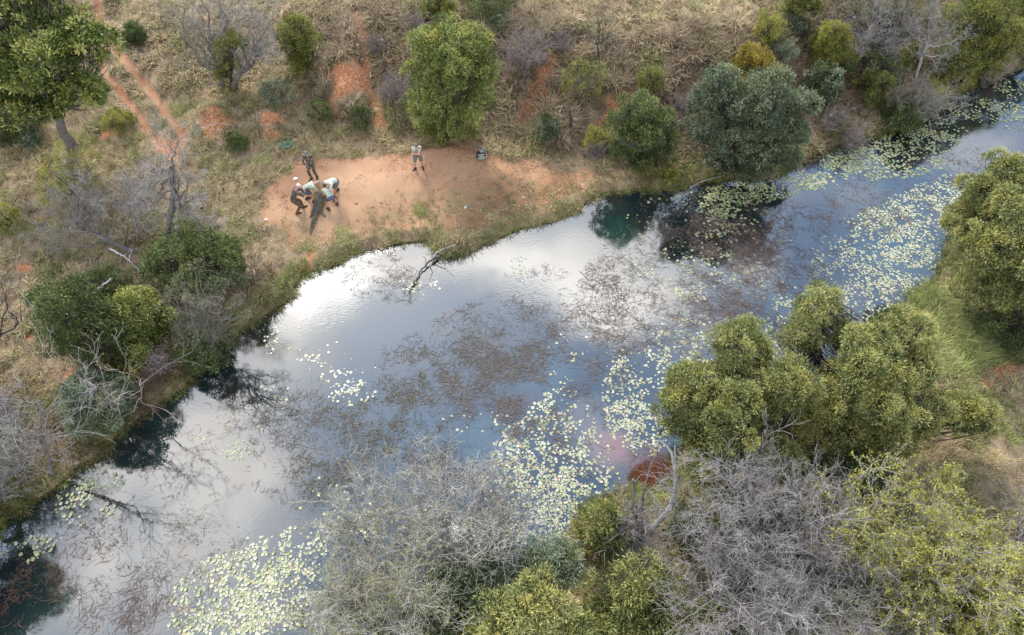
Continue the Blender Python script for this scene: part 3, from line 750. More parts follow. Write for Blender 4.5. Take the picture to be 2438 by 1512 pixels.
bare_tree('bare_tree', 'fine grey leafless crown in front of the wide feathery acacia', A, (2105, 185), [(2040, 60, None, 0), (2080, 40, None, .3), (2120, 50, None, -.2), (2160, 60, None, .2), (2060, 110, None, -.4), (2140, 110, None, -.5), (2190, 90, None, .2)], seed=122, tr=.09, tb=B_GREY, bm=B_TWIG)
tree('dark_tree', 'bulky dark olive tree on the far bank at the top right corner', A, (2345, 205),
     [dict(u=2300, v=60, r=48), dict(u=2350, v=30, r=60), dict(u=2330, v=110, r=56, dy=-.5), dict(u=2290, v=130, r=44, dy=-.5), dict(u=2380, v=95, r=50), dict(u=2350, v=160, r=40, dy=-.5)],
     L_OLIVE, B_DARK, 22, tr=.16, clump=.4, leaf=(.12, .035))
tree('dark_tree', 'dark olive tree cut by the right edge of the top right corner', A, (2450, 150),
     [dict(u=2430, v=30, r=56), dict(u=2480, v=10, r=60), dict(u=2425, v=90, r=46), dict(u=2470, v=100, r=50)], L_OLIVE, B_DARK, 23, tr=.15, clump=.4)
bush('bush', 'olive leafy bush just left of the emerald green thicket on the far bank', (1950, 160), 70, 80, L_OLIVE, seed=24)
bush('thicket', 'dark green thicket under the wide feathery acacia', (2060, 190), 130, 70, L_DEEP, seed=25, n=6, clump=.32, dens=.7)
bush('bush', 'olive bush beside rust coloured twigs midway along the far bank', (2150, 165), 60, 60, L_OLIVE, seed=26)
bush('bush', 'green brown bush on the bank between emerald bush and twig tangle', (2070, 240), 90, 66, L_OLIVE, seed=27, dens=.8)
bush('bush', 'rounded dark green bush leaning over the lily raft on the far bank', (2135, 300), 92, 60, L_DEEP, seed=28)
twig_bush('twig_thicket', 'tangle of bleached sticks hanging over the far bank water', (2185, 268), 190, 90, B_TWIG, 29, L_OLIVE, 900, n=22)
twig_bush('twig_thicket', 'mauve grey ball of twigs just above the green lily raft', (2020, 352), 90, 62, B_TWIGM, 30)
twig_bush('twig_thicket', 'brown twig tangle right of the largest blue green tree', (1960, 315), 70, 70, B_TWIGM, 31, L_OLIVE, 300)
twig_bush('twig_thicket', 'dull mauve thicket above the dark green bush over the lily raft', (2110, 262), 120, 80, B_TWIGM, 32, L_OLIVE, 900)
bush('bush', 'thin olive bush below the bleached stick tangle at the water edge', (2270, 205), 70, 56, L_OLIVE, seed=33, dens=.6)
twig_bush('twig_thicket', 'brown dry thicket at the water edge under the top right corner trees', (2350, 190), 120, 60, B_TWIGM, 34, L_OLIVE, 400)
# --- shrubs on the eroded slope
twig_bush('twig_thicket', 'large leafless mauve brown shrub right of the tall dense clearing tree', (1245, 178), 150, 105, B_TWIGM, 35, n=26)
twig_bush('twig_thicket', 'leafless brown shrub between gully and slender lone tree', (1330, 130), 70, 55, B_TWIGM, 36)
twig_bush('twig_thicket', 'mauve twig clump left of the tall dense clearing tree, upper one', (990, 90), 70, 60, B_TWIGM, 37)
twig_bush('twig_thicket', 'mauve twig clump left of the tall dense clearing tree, lower one', (950, 245), 95, 75, B_TWIGM, 38, n=20)
twig_bush('twig_thicket', 'grey twig shrub on the slope just right of the upper red path', (900, 130), 60, 45, B_TWIGM, 39)
bush('bush', 'blue green small bush alone on the tussock slope above the clearing', (1303, 335), 50, 56, L_BLUE, seed=40, leaf=(.09, .035), clump=.2)
bush('bush', 'pale yellow green bush left of the mid height round bank tree', (1422, 352), 52, 46, L_LIME, seed=41, clump=.2, dens=.6)
twig_bush('twig_thicket', 'mauve twigs below the pale yellow green bush on the bank', (1420, 372), 60, 40, B_TWIGM, 42)
bare_tree('snag', 'thin dark dead stem standing above the small blue green bush', 'dead tree', (1358, 322), [(1350, 250, None, 0), (1372, 262, None, .1), (1345, 268, None, 0)],
     seed=43, tr=.06, tb=B_DARK, bm=B_TWIGM, trunk=[(1360, 290, None), (1356, 265, None)], levels=[(4, .5, 5, .6, .012), (3, .5, 4, .6, .009)])
bush('bush', 'thin olive leafed bush behind the thin dark dead stem', (1385, 235), 86, 80, L_OLIVE, B_TWIGM, seed=44, dens=.35, clump=.3)
bush('bush', 'small olive bush on the slope above the mid height round bank tree', (1545, 222), 56, 60, L_OLIVE, seed=45, dens=.5)
twig_bush('twig_thicket', 'mauve thicket on the red bank left of the largest blue green tree', (1625, 270), 90, 55, B_TWIGM, 46)
bush('bush', 'green bush in tussocks left of the lower red footpath', (868, 300), 55, 50, L_DEEP, seed=47, dens=.6)
bush('bush', 'small dark green bush tucked below the left orange earth mound', (570, 350), 46, 32, L_DEEP, seed=48, clump=.18)
bush('bush', 'bright green leafy sprout low on the bank right of the clearing', (1590, 425), 44, 26, L_LIME, seed=49, clump=.16, dens=.6)
bush('bush', 'dark low bush between the broad tree and the mauve grey leafless trees', (325, 100), 48, 34, L_DEEP, seed=50, clump=.2)
bush('bush', 'loose green bush right of the orange earth mounds', (765, 290), 70, 44, L_DEEP, seed=51, dens=.55)
bush('bush', 'grey green bush growing above the right orange earth mound', (660, 245), 80, 55, L_SAGE, seed=52, dens=.55)
bush('bush', 'small silvery bush near the foot of the big broad tree', (75, 345), 34, 34, L_SAGE, seed=53, clump=.16)
bush('bush', 'yellow green leafy weed patch right of the big broad trunk', (285, 305), 60, 44, L_LIME, seed=54, dens=.5, clump=.22)
bush('bush', 'yellow green leafy weed clump at the left edge of the middle meadow', (35, 545), 56, 60, L_LIME, seed=55, dens=.6)
# --- left meadow
tree('young_acacia', 'young yellow green acacia with airy crown left of the central bare tree', A, (178, 520),
     [dict(u=175, v=370, r=36), dict(u=150, v=410, r=36), dict(u=205, v=400, r=28), dict(u=120, v=450, r=30), dict(u=170, v=440, r=30)], L_LIME, B_GREY, 56, billow=0, tr=.05, dens=.5, clump=.36, leaf=(.09, .022), fork=.8)
bare_tree('fallen_tree', 'half fallen leafless grey tree leaning left with its trunk low over the grass', 'tree', (328, 602),
     [(120, 500, None, .8), (150, 470, None, .4), (200, 450, None, .6), (220, 480, None, 0), (110, 540, None, .2), (180, 530, None, -.2), (240, 500, None, .5), (90, 590, None, -.5), (190, 475, None, 1)],
     seed=57, tr=.10, tb=B_GREY, bm=B_TWIG, trunk=[(265, 575, None, .1), (215, 550, None, .2)], levels=[(7, .42, 6, .45, .009), (7, .42, 5, .6, .006), (5, .5, 4, .6, .0045)])
bare_tree('bare_tree', 'leafless grey tree with dark upright trunk standing by the end of the dirt track', A, (388, 612),
     [(400, 345, None, 0), (350, 400, None, .3), (430, 400, None, -.2), (470, 470, None, .2), (340, 450, None, -.5), (380, 420, None, .8), (450, 430, None, .5), (360, 500, None, .5), (470, 520, None, -.4), (320, 480, None, 0), (440, 510, None, .6)],
     seed=58, tr=.125, tb=B_GREY, bm=B_TWIG, trunk=[(398, 550, None), (412, 470, None), (405, 400, None)], levels=[(8, .42, 6, .45, .009), (7, .45, 5, .6, .006), (5, .5, 4, .6, .0045)])
bare_tree('bare_tree', 'small leafless pale grey tree between the half fallen and the upright bare trees', A, (330, 560),
     [(300, 450, None, 0), (320, 460, None, .3), (340, 480, None, 0), (290, 490, None, .2)], seed=59, tr=.06, levels=[(7, .5, 5, .6, .009), (7, .5, 4, .6, .0075), (4, .5, 3, .6, .006)])
bush('bush', 'olive green thicket at the foot of the upright bare trunk', (455, 575), 70, 60, L_OLIVE, seed=60)
bush('bush', 'broad fresh green bush at the lower end of the straw meadow beside the bare trunk', (495, 672), 190, 125, L_DEEP, seed=61, n=7, clump=.34, tipc=.9, leaf=(.11, .035))
bush('bush', 'large dark green bush on the left bank, biggest of that thicket', (268, 850), 150, 190, L_DEEP, seed=62, n=8, clump=.36, leaf=(.11, .04))
bush('bush', 'dark green bush at upper left of the left bank thicket', (250, 745), 150, 95, L_DEEP, seed=63, n=5)
bush('bush', 'yellow green glossy bush in the middle of the left bank thicket', (360, 800), 120, 110, L_BRIGHT, seed=64, n=5, leaf=(.12, .04), tipc=1.2)
bush('bush', 'small yellow green bush below the glossy one in the left bank thicket', (345, 865), 52, 66, L_BRIGHT, seed=65, tipc=1.2)
tree('acacia_tree', 'feathery sage green acacia nearest the water in the left bank thicket', A, (500, 838),
     [dict(u=470, v=690, r=50), dict(u=530, v=700, r=50), dict(u=480, v=760, r=52), dict(u=545, v=755, r=42), dict(u=430, v=740, r=40), dict(u=450, v=810, r=36), dict(u=510, v=800, r=44)],
     L_MIST, B_GREY, 66, billow=0, tr=.07, dens=.45, clump=.4, leaf=(.08, .022), flat=.2)
bush('bush', 'dark green bush dipping to the water at the foot of the feathery sage acacia', (490, 862), 110, 70, L_DEEP, seed=67)
bush('bush', 'grey green bush left of the dark bushes on the left bank', (175, 780), 90, 60, L_SAGE, seed=68, dens=.6)
bush('bush', 'sage green spreading bush below the thicket close to the dark water', (270, 985), 140, 110, L_SAGE, seed=69, n=6)
bush('bush', 'thin yellowish seedling bush under the small yellow green bush', (312, 905), 36, 34, L_LIME, seed=70, clump=.16, dens=.5)
twig_bush('twig_thicket', 'brown grey twig tangle at the lower right of the left bank thicket', (400, 880), 80, 60, B_TWIGM, 71)
bare_tree('snag', 'crooked pale dead stem standing left of the sage green spreading bush', 'dead tree', (210, 1010), [(205, 880, None, 0), (222, 920, None, .1), (190, 900, None, 0), (185, 950, None, -.2)],
     seed=72, tr=.055, tb=B_PALE, bm=B_TWIG, trunk=[(218, 950, None), (215, 925, None)], levels=[(4, .5, 5, .6, .01), (3, .5, 4, .6, .008)])
for i, (u, v, w, h, lab) in enumerate([(70, 1110, 190, 150, 'grey bleached twiggy bush mixed with green leaves at the left edge above dark water'),
                                       (25, 1000, 110, 90, 'grey leafless twig mass at the left edge above the leafy grey bush'),
                                       (10, 1190, 120, 90, 'grey green twig bush in the brown grass lowest on the left edge')]):
    twig_bush('twig_bush', lab, (u, v), w, h, B_TWIG, 75 + i, L_SAGE if i != 1 else None, 1500 if i != 1 else 0, n=17)
bare_tree('bare_tree', 'dark leafless branches reaching in from the left edge over pale soil', A, (-25, 850), [(15, 690, None, 0), (25, 740, None, 0), (-20, 700, None, .5), (5, 800, None, 0)], seed=78, tr=.1, tb=B_DARK, bm=B_TWIGM,
     levels=[(5, .45, 5, .6, .01), (4, .45, 4, .6, .007)])
# tall trees just outside the left edge, seen as dark reflections
tree('riverbank_tree', 'tall dark tree beside the lower left corner, known by its reflection in the water', A, (-190, 1390),
     [dict(u=-208, v=1280, r=80, z=3.5), dict(u=-150, v=1377, r=66, z=2), dict(u=-287, v=1316, r=80, z=3.5), dict(u=-420, v=1249, r=80, z=5), dict(u=-350, v=1210, r=80, z=5), dict(u=-105, v=1262, r=56, z=2), dict(u=-219, v=1185, r=60, z=3.5), dict(u=-440, v=1330, r=80, z=4.6)], L_DEEP, B_DARK, 79, tr=.14, dens=.7, clump=.4)
bush('bush', 'low brown green brush at the corner where the left bank leaves the frame', (-20, 1262), 120, 60, L_OLIVE, seed=80, dens=.5)
bare_tree('bare_tree', 'slender leafless waterside tree above the white lily patch on the left bank', A, (120, 1130), [(60, 960, None, 0), (95, 940, None, .2), (130, 960, None, -.1), (30, 1000, None, .2), (150, 1000, None, .2)], seed=81, tr=.07, tb=B_GREY, bm=B_TWIG,
     levels=[(5, .45, 5, .6, .01), (5, .45, 4, .6, .007)])
bare_tree('bare_tree', 'forked slender dark tree leaning over the water below the sage green bush', A, (285, 1020), [(240, 880, None, 0), (300, 870, None, .0), (330, 900, None, -.3), (262, 915, None, .2)], seed=82, tr=.06, tb=B_TWIGM, bm=B_TWIGM, lm=L_OLIVE, nleaf=500,
     levels=[(4, .45, 5, .6, .009), (4, .45, 4, .6, .007)])
# --- near bank, right
tree('riverside_acacia', 'large rounded green tree over the red silty shallows, left one of the central pair', A, (1790, 1160),
     [(1760, 850, 80, 4.6), (1650, 930, 85, 4.0), (1850, 930, 85, 4.6), (1740, 1000, 95, 4.4), (1610, 985, 60, 3.0), (1680, 1060, 75, 3.2), (1800, 1070, 70, 3.0), (1700, 1130, 55, 2.2), (1890, 990, 55, 3.2), (1930, 1040, 60, 2.4), (1850, 1100, 60, 2.4), (1895, 905, 44, 3.8), (1905, 1000, 60, 3.2)],
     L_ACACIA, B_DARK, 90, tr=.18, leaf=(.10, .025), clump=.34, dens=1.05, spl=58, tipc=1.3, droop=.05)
tree('riverside_acacia', 'largest green tree with yellow tips and long low limb, right one of the central pair', A, (2110, 1085),
     [(1945, 745, 62, 5.0), (1900, 810, 58, 4.4), (1990, 800, 50, 4.6), (2150, 800, 70, 5.2), (2070, 870, 85, 5.4), (2170, 890, 60, 4.6), (2000, 940, 60, 4.2), (2100, 970, 85, 4.6), (2200, 980, 60, 3.2),
      (2290, 985, 60, 2.4), (2340, 1010, 36, 2.2), (2010, 1020, 60, 3.2), (2150, 1040, 50, 2.6), (2060, 1050, 60, 2.4), (1960, 970, 50, 3.6)],
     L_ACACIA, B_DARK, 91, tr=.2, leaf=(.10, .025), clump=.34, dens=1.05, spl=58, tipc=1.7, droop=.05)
tree('riverside_acacia', 'tall pale tipped green tree at the right edge above the bright grass', A, (2420, 790),
     [(2400, 420, 62, 5.0), (2330, 480, 60, 4.4), (2280, 545, 52, 3.4), (2400, 520, 75, 5.0), (2350, 600, 75, 4.4), (2440, 620, 75, 4.6), (2310, 680, 55, 2.8), (2390, 700, 60, 3.0), (2470, 480, 70, 5.4), (2480, 720, 70, 3.6)],
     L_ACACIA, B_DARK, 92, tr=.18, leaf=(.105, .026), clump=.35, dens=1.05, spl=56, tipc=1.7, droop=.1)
bare_tree('snag', 'big dead tree with long curved bleached limb reaching over red silty shallows', 'dead tree', (1510, 1345),
     [(1570, 1050, 4.4), (1532, 1130, 4.4), (1480, 1180, 2.6), (1545, 1170, 3.2)], seed=93, tr=.11, tb=B_GREY, bm=B_TWIG, trunk=[(1520, 1300, 1.2), (1530, 1265, 2.0)], levels=[(3, .3, 5, .5, .012), (4, .45, 4, .6, .008)])
def big_limb():
    pts = np.array([W(u, v, z) for u, v, z in [(1525, 1290, 1.5), (1560, 1250, 2.2), (1590, 1215, 2.9), (1608, 1170, 3.5), (1606, 1120, 4.1), (1598, 1078, 4.6), (1585, 1060, 4.9), (1568, 1047, 5.1)]])
    r = np.random.default_rng(5)
    V, F = tubes(pts[None], np.array([[.12, .10, .08, .068, .055, .042, .03, .015]]), 7)
    p2 = curve(pts[[3, 4]], np.array([W(1585, 1160, 4.0), W(1606, 1060, 4.8)]), 6, .1, r)
    V, F = join([(V, F), tubes(p2, np.linspace(.05, .012, 6)[None] * np.ones((2, 1)), 5)])
    par = [o for o in scn.objects if o.get('label', '').startswith('big dead tree')][0]
    o = mesh('limb', V, F, B_PALE, par, True, origin=np.array(par.location)); o['label'] = 'curved bleached limb'
big_limb()
twig_bush('twig_thicket', 'pale leafless twigs crowding left of the big dead tree', (1490, 1290), 130, 190, B_TWIG, 94, n=30)
bush('bush', 'upright fresh green bush at the water edge left of the big dead tree', (1435, 1290), 90, 110, L_ACACIA, seed=95, n=5, tipc=1.0, leaf=(.12, .03))
tree('riverside_acacia', 'olive green tree immediately right of the big dead tree', A, (1640, 1330), [(1650, 1230, 48, 2.6), (1620, 1280, 40, 2.0), (1690, 1270, 42, 2.4), (1650, 1320, 40, 1.8)], L_ACACIA, B_DARK, 96, tr=.09)
tree('riverside_acacia', 'dense olive green tree in front of the big dead tree trunk', A, (1500, 1480), [(1500, 1390, 60, 3.4), (1440, 1420, 50, 2.8), (1560, 1420, 55, 3.0), (1500, 1470, 60, 2.6), (1590, 1480, 45, 2.4)], L_ACACIA, B_GREY, 97, tr=.1, tipc=.9)
tree('riverside_acacia', 'golden green foreground tree left of centre at the bottom edge', A, (1270, 1560), [(1265, 1425, 60, 4.4), (1200, 1470, 60, 4.0), (1320, 1470, 60, 4.2), (1260, 1500, 70, 4.0), (1150, 1510, 45, 3.2), (1370, 1510, 50, 3.6), (1240, 1560, 80, 3)],
     L_ACACIA, B_DARK, 98, tr=.12, tipc=1.6, leaf=(.14, .03))
tree('small_tree', 'grey green small tree between the golden foreground tree and the water', A, (1300, 1390), [(1300, 1330, 50, 2.4), (1250, 1350, 42, 2.0), (1350, 1350, 45, 2.2), (1300, 1380, 45, 1.8)], L_SAGE, B_GREY, 99, tr=.07, tipc=.8)
bush('bush', 'deep teal green bush hidden among grey twigs near the bottom edge', (1110, 1470), 200, 170, L_BLUE, seed=100, n=8, clump=.34, leaf=(.12, .04))
bush('bush', 'vivid green small bush at the bottom edge left of the golden foreground tree', (1075, 1520), 80, 80, L_DEEP, seed=101, tipc=1.4)
bush('bush', 'reddish brown reed clump and greenery on the near shore left of the dead tree', (1385, 1300), 70, 60, L_GOLD, seed=102, dens=.4)
LV3 = [(9, .5, 6, .5, .010), (8, .48, 5, .6, .0065), (6, .5, 4, .6, .0048)]
bare_tree('thorn_tree', 'pale grey mostly leafless thorn tree spreading over the lilies, upper right of its group', A, (1190, 1395),
     [(1060, 1170, 3.6), (980, 1180, 3.4), (1140, 1160, 3.4), (1200, 1190, 3.2), (1100, 1230, 4.0), (1020, 1250, 3.6), (1160, 1260, 3.6), (930, 1220, 2.8), (1220, 1250, 2.6), (1090, 1290, 3.4)],
     seed=103, tr=.11, tb=B_GREY, bm=B_TWIGP, levels=LV3, lm=L_MIST, nleaf=8000, leaf=(.05, .025))
bare_tree('thorn_tree', 'pale grey thorn tree with olive leaves furthest left over the water', A, (930, 1480),
     [(880, 1190, 3.0), (840, 1250, 2.8), (900, 1290, 3.4), (960, 1260, 3.6), (830, 1320, 2.8), (980, 1330, 3.6), (900, 1360, 3.2), (860, 1400, 2.6), (1000, 1400, 3.0)],
     seed=104, tr=.11, tb=B_GREY, bm=B_TWIGP, levels=LV3, lm=L_OLIVE, nleaf=9000, leaf=(.055, .03))
bare_tree('thorn_tree', 'grey thorn tree with thin olive leaves at the bottom edge left of the teal bush', A, (900, 1600),
     [(800, 1420, 3.2), (860, 1440, 3.8), (930, 1430, 4.0), (780, 1480, 3.0), (1000, 1450, 3.6), (850, 1500, 3.8), (960, 1500, 4.0), (780, 1540, 2.6), (1040, 1500, 3)],
     seed=105, tr=.12, tb=B_GREY, bm=B_TWIGP, levels=LV3, lm=L_OLIVE, nleaf=14000, leaf=(.055, .03))
bare_tree('thorn_tree', 'silver grey leafless thorn tree, biggest bare crown at the lower right', A, (1880, 1480),
     [(1740, 1130, 4.6), (1640, 1180, 3.8), (1820, 1180, 5.0), (1900, 1160, 4.6), (1980, 1200, 4.6), (1700, 1250, 4.6), (1800, 1270, 5.4), (1900, 1260, 5.4), (1990, 1290, 4.8), (1640, 1290, 3.6), (1740, 1340, 4.6), (1860, 1350, 5.2), (1960, 1360, 4.6)],
     seed=106, tr=.2, tb=B_DARK, bm=B_TWIG, tm=B_TWIG, levels=[(10, .42, 6, .5, .010), (10, .46, 5, .6, .0065), (8, .5, 4, .6, .0048)], trunk=[(1850, 1430, 1.6), (1890, 1380, 2.8)])
bare_tree('thorn_tree', 'silver grey leafless thorn tree at the bottom edge below the biggest bare crown', A, (1830, 1600),
     [(1650, 1400, 3.8), (1720, 1420, 4.4), (1800, 1420, 4.8), (1880, 1430, 4.8), (1650, 1470, 3.6), (1740, 1490, 4.4), (1840, 1490, 4.8), (1940, 1460, 4.4), (1700, 1540, 3.8), (1900, 1540, 4.2), (2000, 1500, 3.8)],
     seed=107, tr=.17, tb=B_GREY, bm=B_TWIG, levels=[(9, .42, 6, .5, .012), (9, .46, 5, .6, .0085), (6, .5, 4, .6, .0065)], lm=L_MIST, nleaf=2500)
bare_tree('thorn_tree', 'sparse yellow green thorn tree with dark forked limbs, upper one at the lower right', A, (2150, 1440),
     [(2060, 1200, 4.2), (2150, 1190, 4.4), (2240, 1200, 4.2), (2100, 1270, 5.0), (2200, 1270, 5.0), (2290, 1260, 4.0), (2050, 1330, 4.4), (2150, 1340, 5.0), (2260, 1340, 4.6), (2000, 1250, 3.8), (2320, 1330, 3.6)],
     seed=108, tr=.17, tb=B_DARK, bm=B_TWIG, levels=[(8, .45, 6, .5, .012), (8, .48, 5, .6, .0085), (6, .5, 4, .6, .0065)], lm=L_LIME, nleaf=42000, leaf=(.07, .036))
bare_tree('thorn_tree', 'sparse yellow green thorn tree at the bottom right corner', A, (2300, 1600),
     [(2180, 1410, 3.8), (2260, 1400, 4.2), (2350, 1390, 4.2), (2420, 1420, 4.0), (2130, 1470, 3.8), (2230, 1480, 4.6), (2330, 1470, 4.6), (2430, 1490, 4.2), (2180, 1540, 4.0), (2300, 1550, 4.4), (2400, 1560, 4.0)],
     seed=109, tr=.17, tb=B_DARK, bm=B_TWIG, levels=[(8, .45, 6, .5, .012), (8, .48, 5, .6, .0085), (6, .5, 4, .6, .0065)], lm=L_LIME, nleaf=42000, leaf=(.07, .036))
bare_tree('thorn_tree', 'grey thorn tree with thin green leaves in the middle of the bottom edge right part', A, (2060, 1590),
     [(2040, 1400, 4.0), (2100, 1430, 4.0), (1990, 1440, 3.8), (2060, 1480, 4.4), (2130, 1500, 4.0), (1980, 1520, 3.8), (2060, 1550, 4.0)],
     seed=110, tr=.12, tb=B_GREY, bm=B_TWIG, levels=LV3, lm=L_ACACIA, nleaf=5000, leaf=(.06, .03))
tree('riverside_acacia', 'yellow green foreground tree right of centre at the bottom edge', A, (1700, 1600), [(1690, 1480, 50, 3.2), (1640, 1510, 50, 3.0), (1740, 1520, 50, 3.0), (1690, 1550, 60, 2.8)], L_ACACIA, B_DARK, 111, tr=.1, tipc=1.4)
tree('riverside_acacia', 'low green tree filling the bottom edge between golden and yellow green trees', A, (1470, 1600), [(1430, 1500, 50, 2.8), (1500, 1530, 60, 2.8), (1570, 1530, 50, 2.6), (1420, 1560, 60, 2.4)], L_ACACIA, B_DARK, 112, tr=.1, tipc=.8)
bush('thicket', 'dark green undergrowth in the shade right of the big dead tree', (1760, 1290), 200, 120, L_DEEP, seed=113, n=6, clump=.34)
bush('thicket', 'dark green undergrowth showing between the bare crowns at the lower right', (1900, 1480), 300, 160, L_DEEP, seed=114, n=8, clump=.4)
bush('thicket', 'green undergrowth below the sparse yellow green thorn trees', (2250, 1500), 380, 200, L_OLIVE, seed=115, n=9, clump=.42)
bush('thicket', 'dark undergrowth under the grey thorn trees at the bottom left of centre', (950, 1520), 240, 150, L_DEEP, seed=116, n=7, clump=.36, dens=.7)
twig_bush('twig_thicket', 'grey arching twigs at the right edge above the yellow green thorn trees', (2420, 1290), 200, 200, B_TWIG, 117, L_SAGE, 700, n=26)
twig_bush('twig_thicket', 'mauve brown brush below the long low limb on the right bank', (2080, 1180), 220, 110, B_TWIGM, 118, L_OLIVE, 1500, n=26)
tree('riverside_acacia', 'small green sprig rising above the left of the central pair', A, (1745, 880), [(1738, 790, 16, 4.8), (1742, 812, 18, 4.4)], L_ACACIA, B_DARK, 119, tr=.03, dens=1.2, clump=.2) if False else None
bush('thicket', 'dark green foliage added as shade beneath the central pair of green trees', (1960, 1140), 260, 120, L_DEEP, seed=121, n=7, clump=.34)  # filler foliage added where the gap under the pair should read as shade
bush('thicket', 'dark green brush under the tall tree at the right edge', (2400, 800), 200, 90, L_DEEP, seed=120, n=6, dens=.7)

# ------------------------------------------------------------------ grass
def in_view(p, m=130):
    u, v = project(p); return (u > -m) & (u < SW + m) & (v > -m) & (v < SH + m)
MGR, n = newmat('grass_blades')
c = attr(n, 'col', 0)
b = n('ShaderNodeBsdfPrincipled', {'Base Color': c, 'Roughness': .7, 'Specular IOR Level': .2})
t = n('ShaderNodeBsdfTranslucent', {0: c})
n('ShaderNodeOutputMaterial', {0: n('ShaderNodeMixShader', {0: .14, 1: b.outputs[0], 2: t.outputs[0]}).outputs[0]})
def blades(base, az, L, w, lean, droop):
    """arching blades: 3 stations, two quads each"""
    m = len(base)
    d = np.stack([np.cos(az), np.sin(az), np.zeros(m)], 1); s = np.stack([-np.sin(az), np.cos(az), np.zeros(m)], 1)
    up = np.array([0, 0, 1.])
    L = L[:, None]; lean = lean[:, None]; droop = droop[:, None]; w = w[:, None]
    p0 = base; p1 = base + d * L * .42 * lean + up * L * .55 * np.sqrt(np.maximum(1 - lean * lean * .7, .1)); p2 = base + d * L * .95 * lean + up * L * np.maximum((.85 - droop), .03)
    V = np.stack([p0 - s * w * .5, p0 + s * w * .5, p1 + s * w * .5, p1 - s * w * .5, p2 + s * w * .16, p2 - s * w * .16], 1).reshape(-1, 3)
    i = np.arange(m)[:, None] * 6
    F = np.concatenate([i + [0, 1, 2, 3], i + [3, 2, 4, 5]])
    return V, F
def scatter(nc, x0=-44, x1=48, y0=3, y1=64):
    x = rng.uniform(x0, x1, nc); y = rng.uniform(y0, y1, nc); z = hgt(x, y)
    P = np.stack([x, y, z], 1); k = in_view(P); return P[k]
STRAW = np.array([.54, .425, .235]); STRAW2 = np.array([.35, .275, .14]); MAUVE = np.array([.27, .19, .13]); RUST = np.array([.27, .16, .09])
GREEN = np.array([.20, .225, .065]); GREY = np.array([.34, .285, .22]); VIVID = np.array([.27, .32, .09])
_u = lambda P: project(P)
def blend(a, b, t): return a * (1 - t[:, None]) + b * t[:, None]
def zone(P):
    """per-place fields: green-ness, mauve-ness, brightness"""
    x, y = P[:, 0], P[:, 1]; u, v = project(P)
    d = bil(GD, x, y); foot = np.interp(x, _fx, _fy); t = y - foot
    slope = sstep(-.5, 1.5, t) * (1 - sstep(6.5, 10, t)) * sstep(-14, -8, x)
    nz = fbm(x, y, .35, 3); nz2 = fbm(x + 40, y, .8, 3)
    right = v > 700 - (u - 1700) * .3
    right = right & (u > 1350)
    mau = np.clip(slope * .85 + .9 * (1 - sstep(1.0, 4.5, d)) * (u < 760) * (v > 620) + (nz - .5) * 1.2 + .55 * ((u > 1500) & ~right & (t < 5)), 0, 1)
    low_left = sstep(500, 1000, v) * (u < 800)
    mau = np.clip(mau + .45 * low_left, 0, 1)
    gre = np.clip((1 - sstep(.15, 1.6, d)) * .85 + (nz2 - .52) * 2.6 + .25 * (u < 700) * (v > 250) * (v < 640), 0, 1)
    gre = np.where(right, np.clip(gre + .2, 0, 1), gre)
    return gre, mau, slope, d, t, u, v, right, nz, nz2
def grow_grass(name, P, nb, Lr, wr, spread, kind, label, radial=.5):
    gre, mau, slope, d, t, u, v, right, nz, nz2 = zone(P)
    m = len(P)
    vig = rng.uniform(.6, 1.25, m)
    big = 1 + .5 * slope + .35 * (mau > .5)
    base = np.repeat(P, nb, 0); k = len(base)
    a = rng.uniform(0, 2 * np.pi, k)
    wind = 2 * np.pi * 1.6 * fbm(base[:, 0], base[:, 1], .22, 2)
    az = np.where(rng.random(k) < radial, a, wind + rng.normal(0, .6, k))
    rr = spread * np.sqrt(rng.random(k)) * np.repeat(vig, nb)
    base = base + np.stack([rr * np.cos(a), rr * np.sin(a), 0 * a - .02], 1)
    base[:, 2] = hgt(base[:, 0], base[:, 1]) - .015
    L = rng.uniform(*Lr, k) * np.repeat(vig * big, nb)
    w = rng.uniform(*wr, k)
    lean = rng.uniform(.45, 1.0, k); droop = rng.uniform(.15, .75, k) * lean
    V, F = blades(base, az, L, w, lean, droop)
    c = blend(np.tile(STRAW, (m, 1)), STRAW2, np.clip(rng.normal(.45, .3, m), 0, 1))
    c = blend(c, MAUVE, np.clip(mau + rng.normal(0, .18, m), 0, .95))
    c = blend(c, GREY, np.clip(rng.normal(.1, .2, m), 0, .6))
    c = blend(c, RUST, np.clip((v > 900) * (u < 700) * .35 + rng.normal(-.1, .15, m), 0, .7))
    c = blend(c, GREEN, np.clip(gre + rng.normal(-.05, .25, m), 0, .95))
    if kind == 'vivid': c = blend(c, VIVID, np.clip(rng.normal(.65, .25, m), 0, 1))
    c = c * rng.uniform(.58, 1.5, (m, 1))
    cb = np.repeat(c, nb, 0) * rng.uniform(.7, 1.3, (k, 1))
    o = mesh(name, V, F, MGR, None, False, {'col': np.repeat(np.clip(cb, .01, .85), 6, 0)})
    tag(o, label, 'grass', None, 'stuff'); return o
P = scatter(150000)
d = bil(GD, P[:, 0], P[:, 1]); bb = bil(bare, P[:, 0], P[:, 1]); pt = bil(patch, P[:, 0], P[:, 1])
keep = (d > .04) & (rng.random(len(P)) > bb * 1.03) & (rng.random(len(P)) < .42 + .58 * sstep(.38, .55, fbm(P[:, 0], P[:, 1], 1.1, 2)))
keep |= (rng.random(len(P)) < .75 * pt) & (d > .1) & (bb > .3)
P1 = P[keep]; bb1 = bb[keep]
thin = rng.random(len(P1)) < .97; P1 = P1[thin]
c1 = bil(cs, P1[:, 0], P1[:, 1]); d1 = bil(GD, P1[:, 0], P1[:, 1])
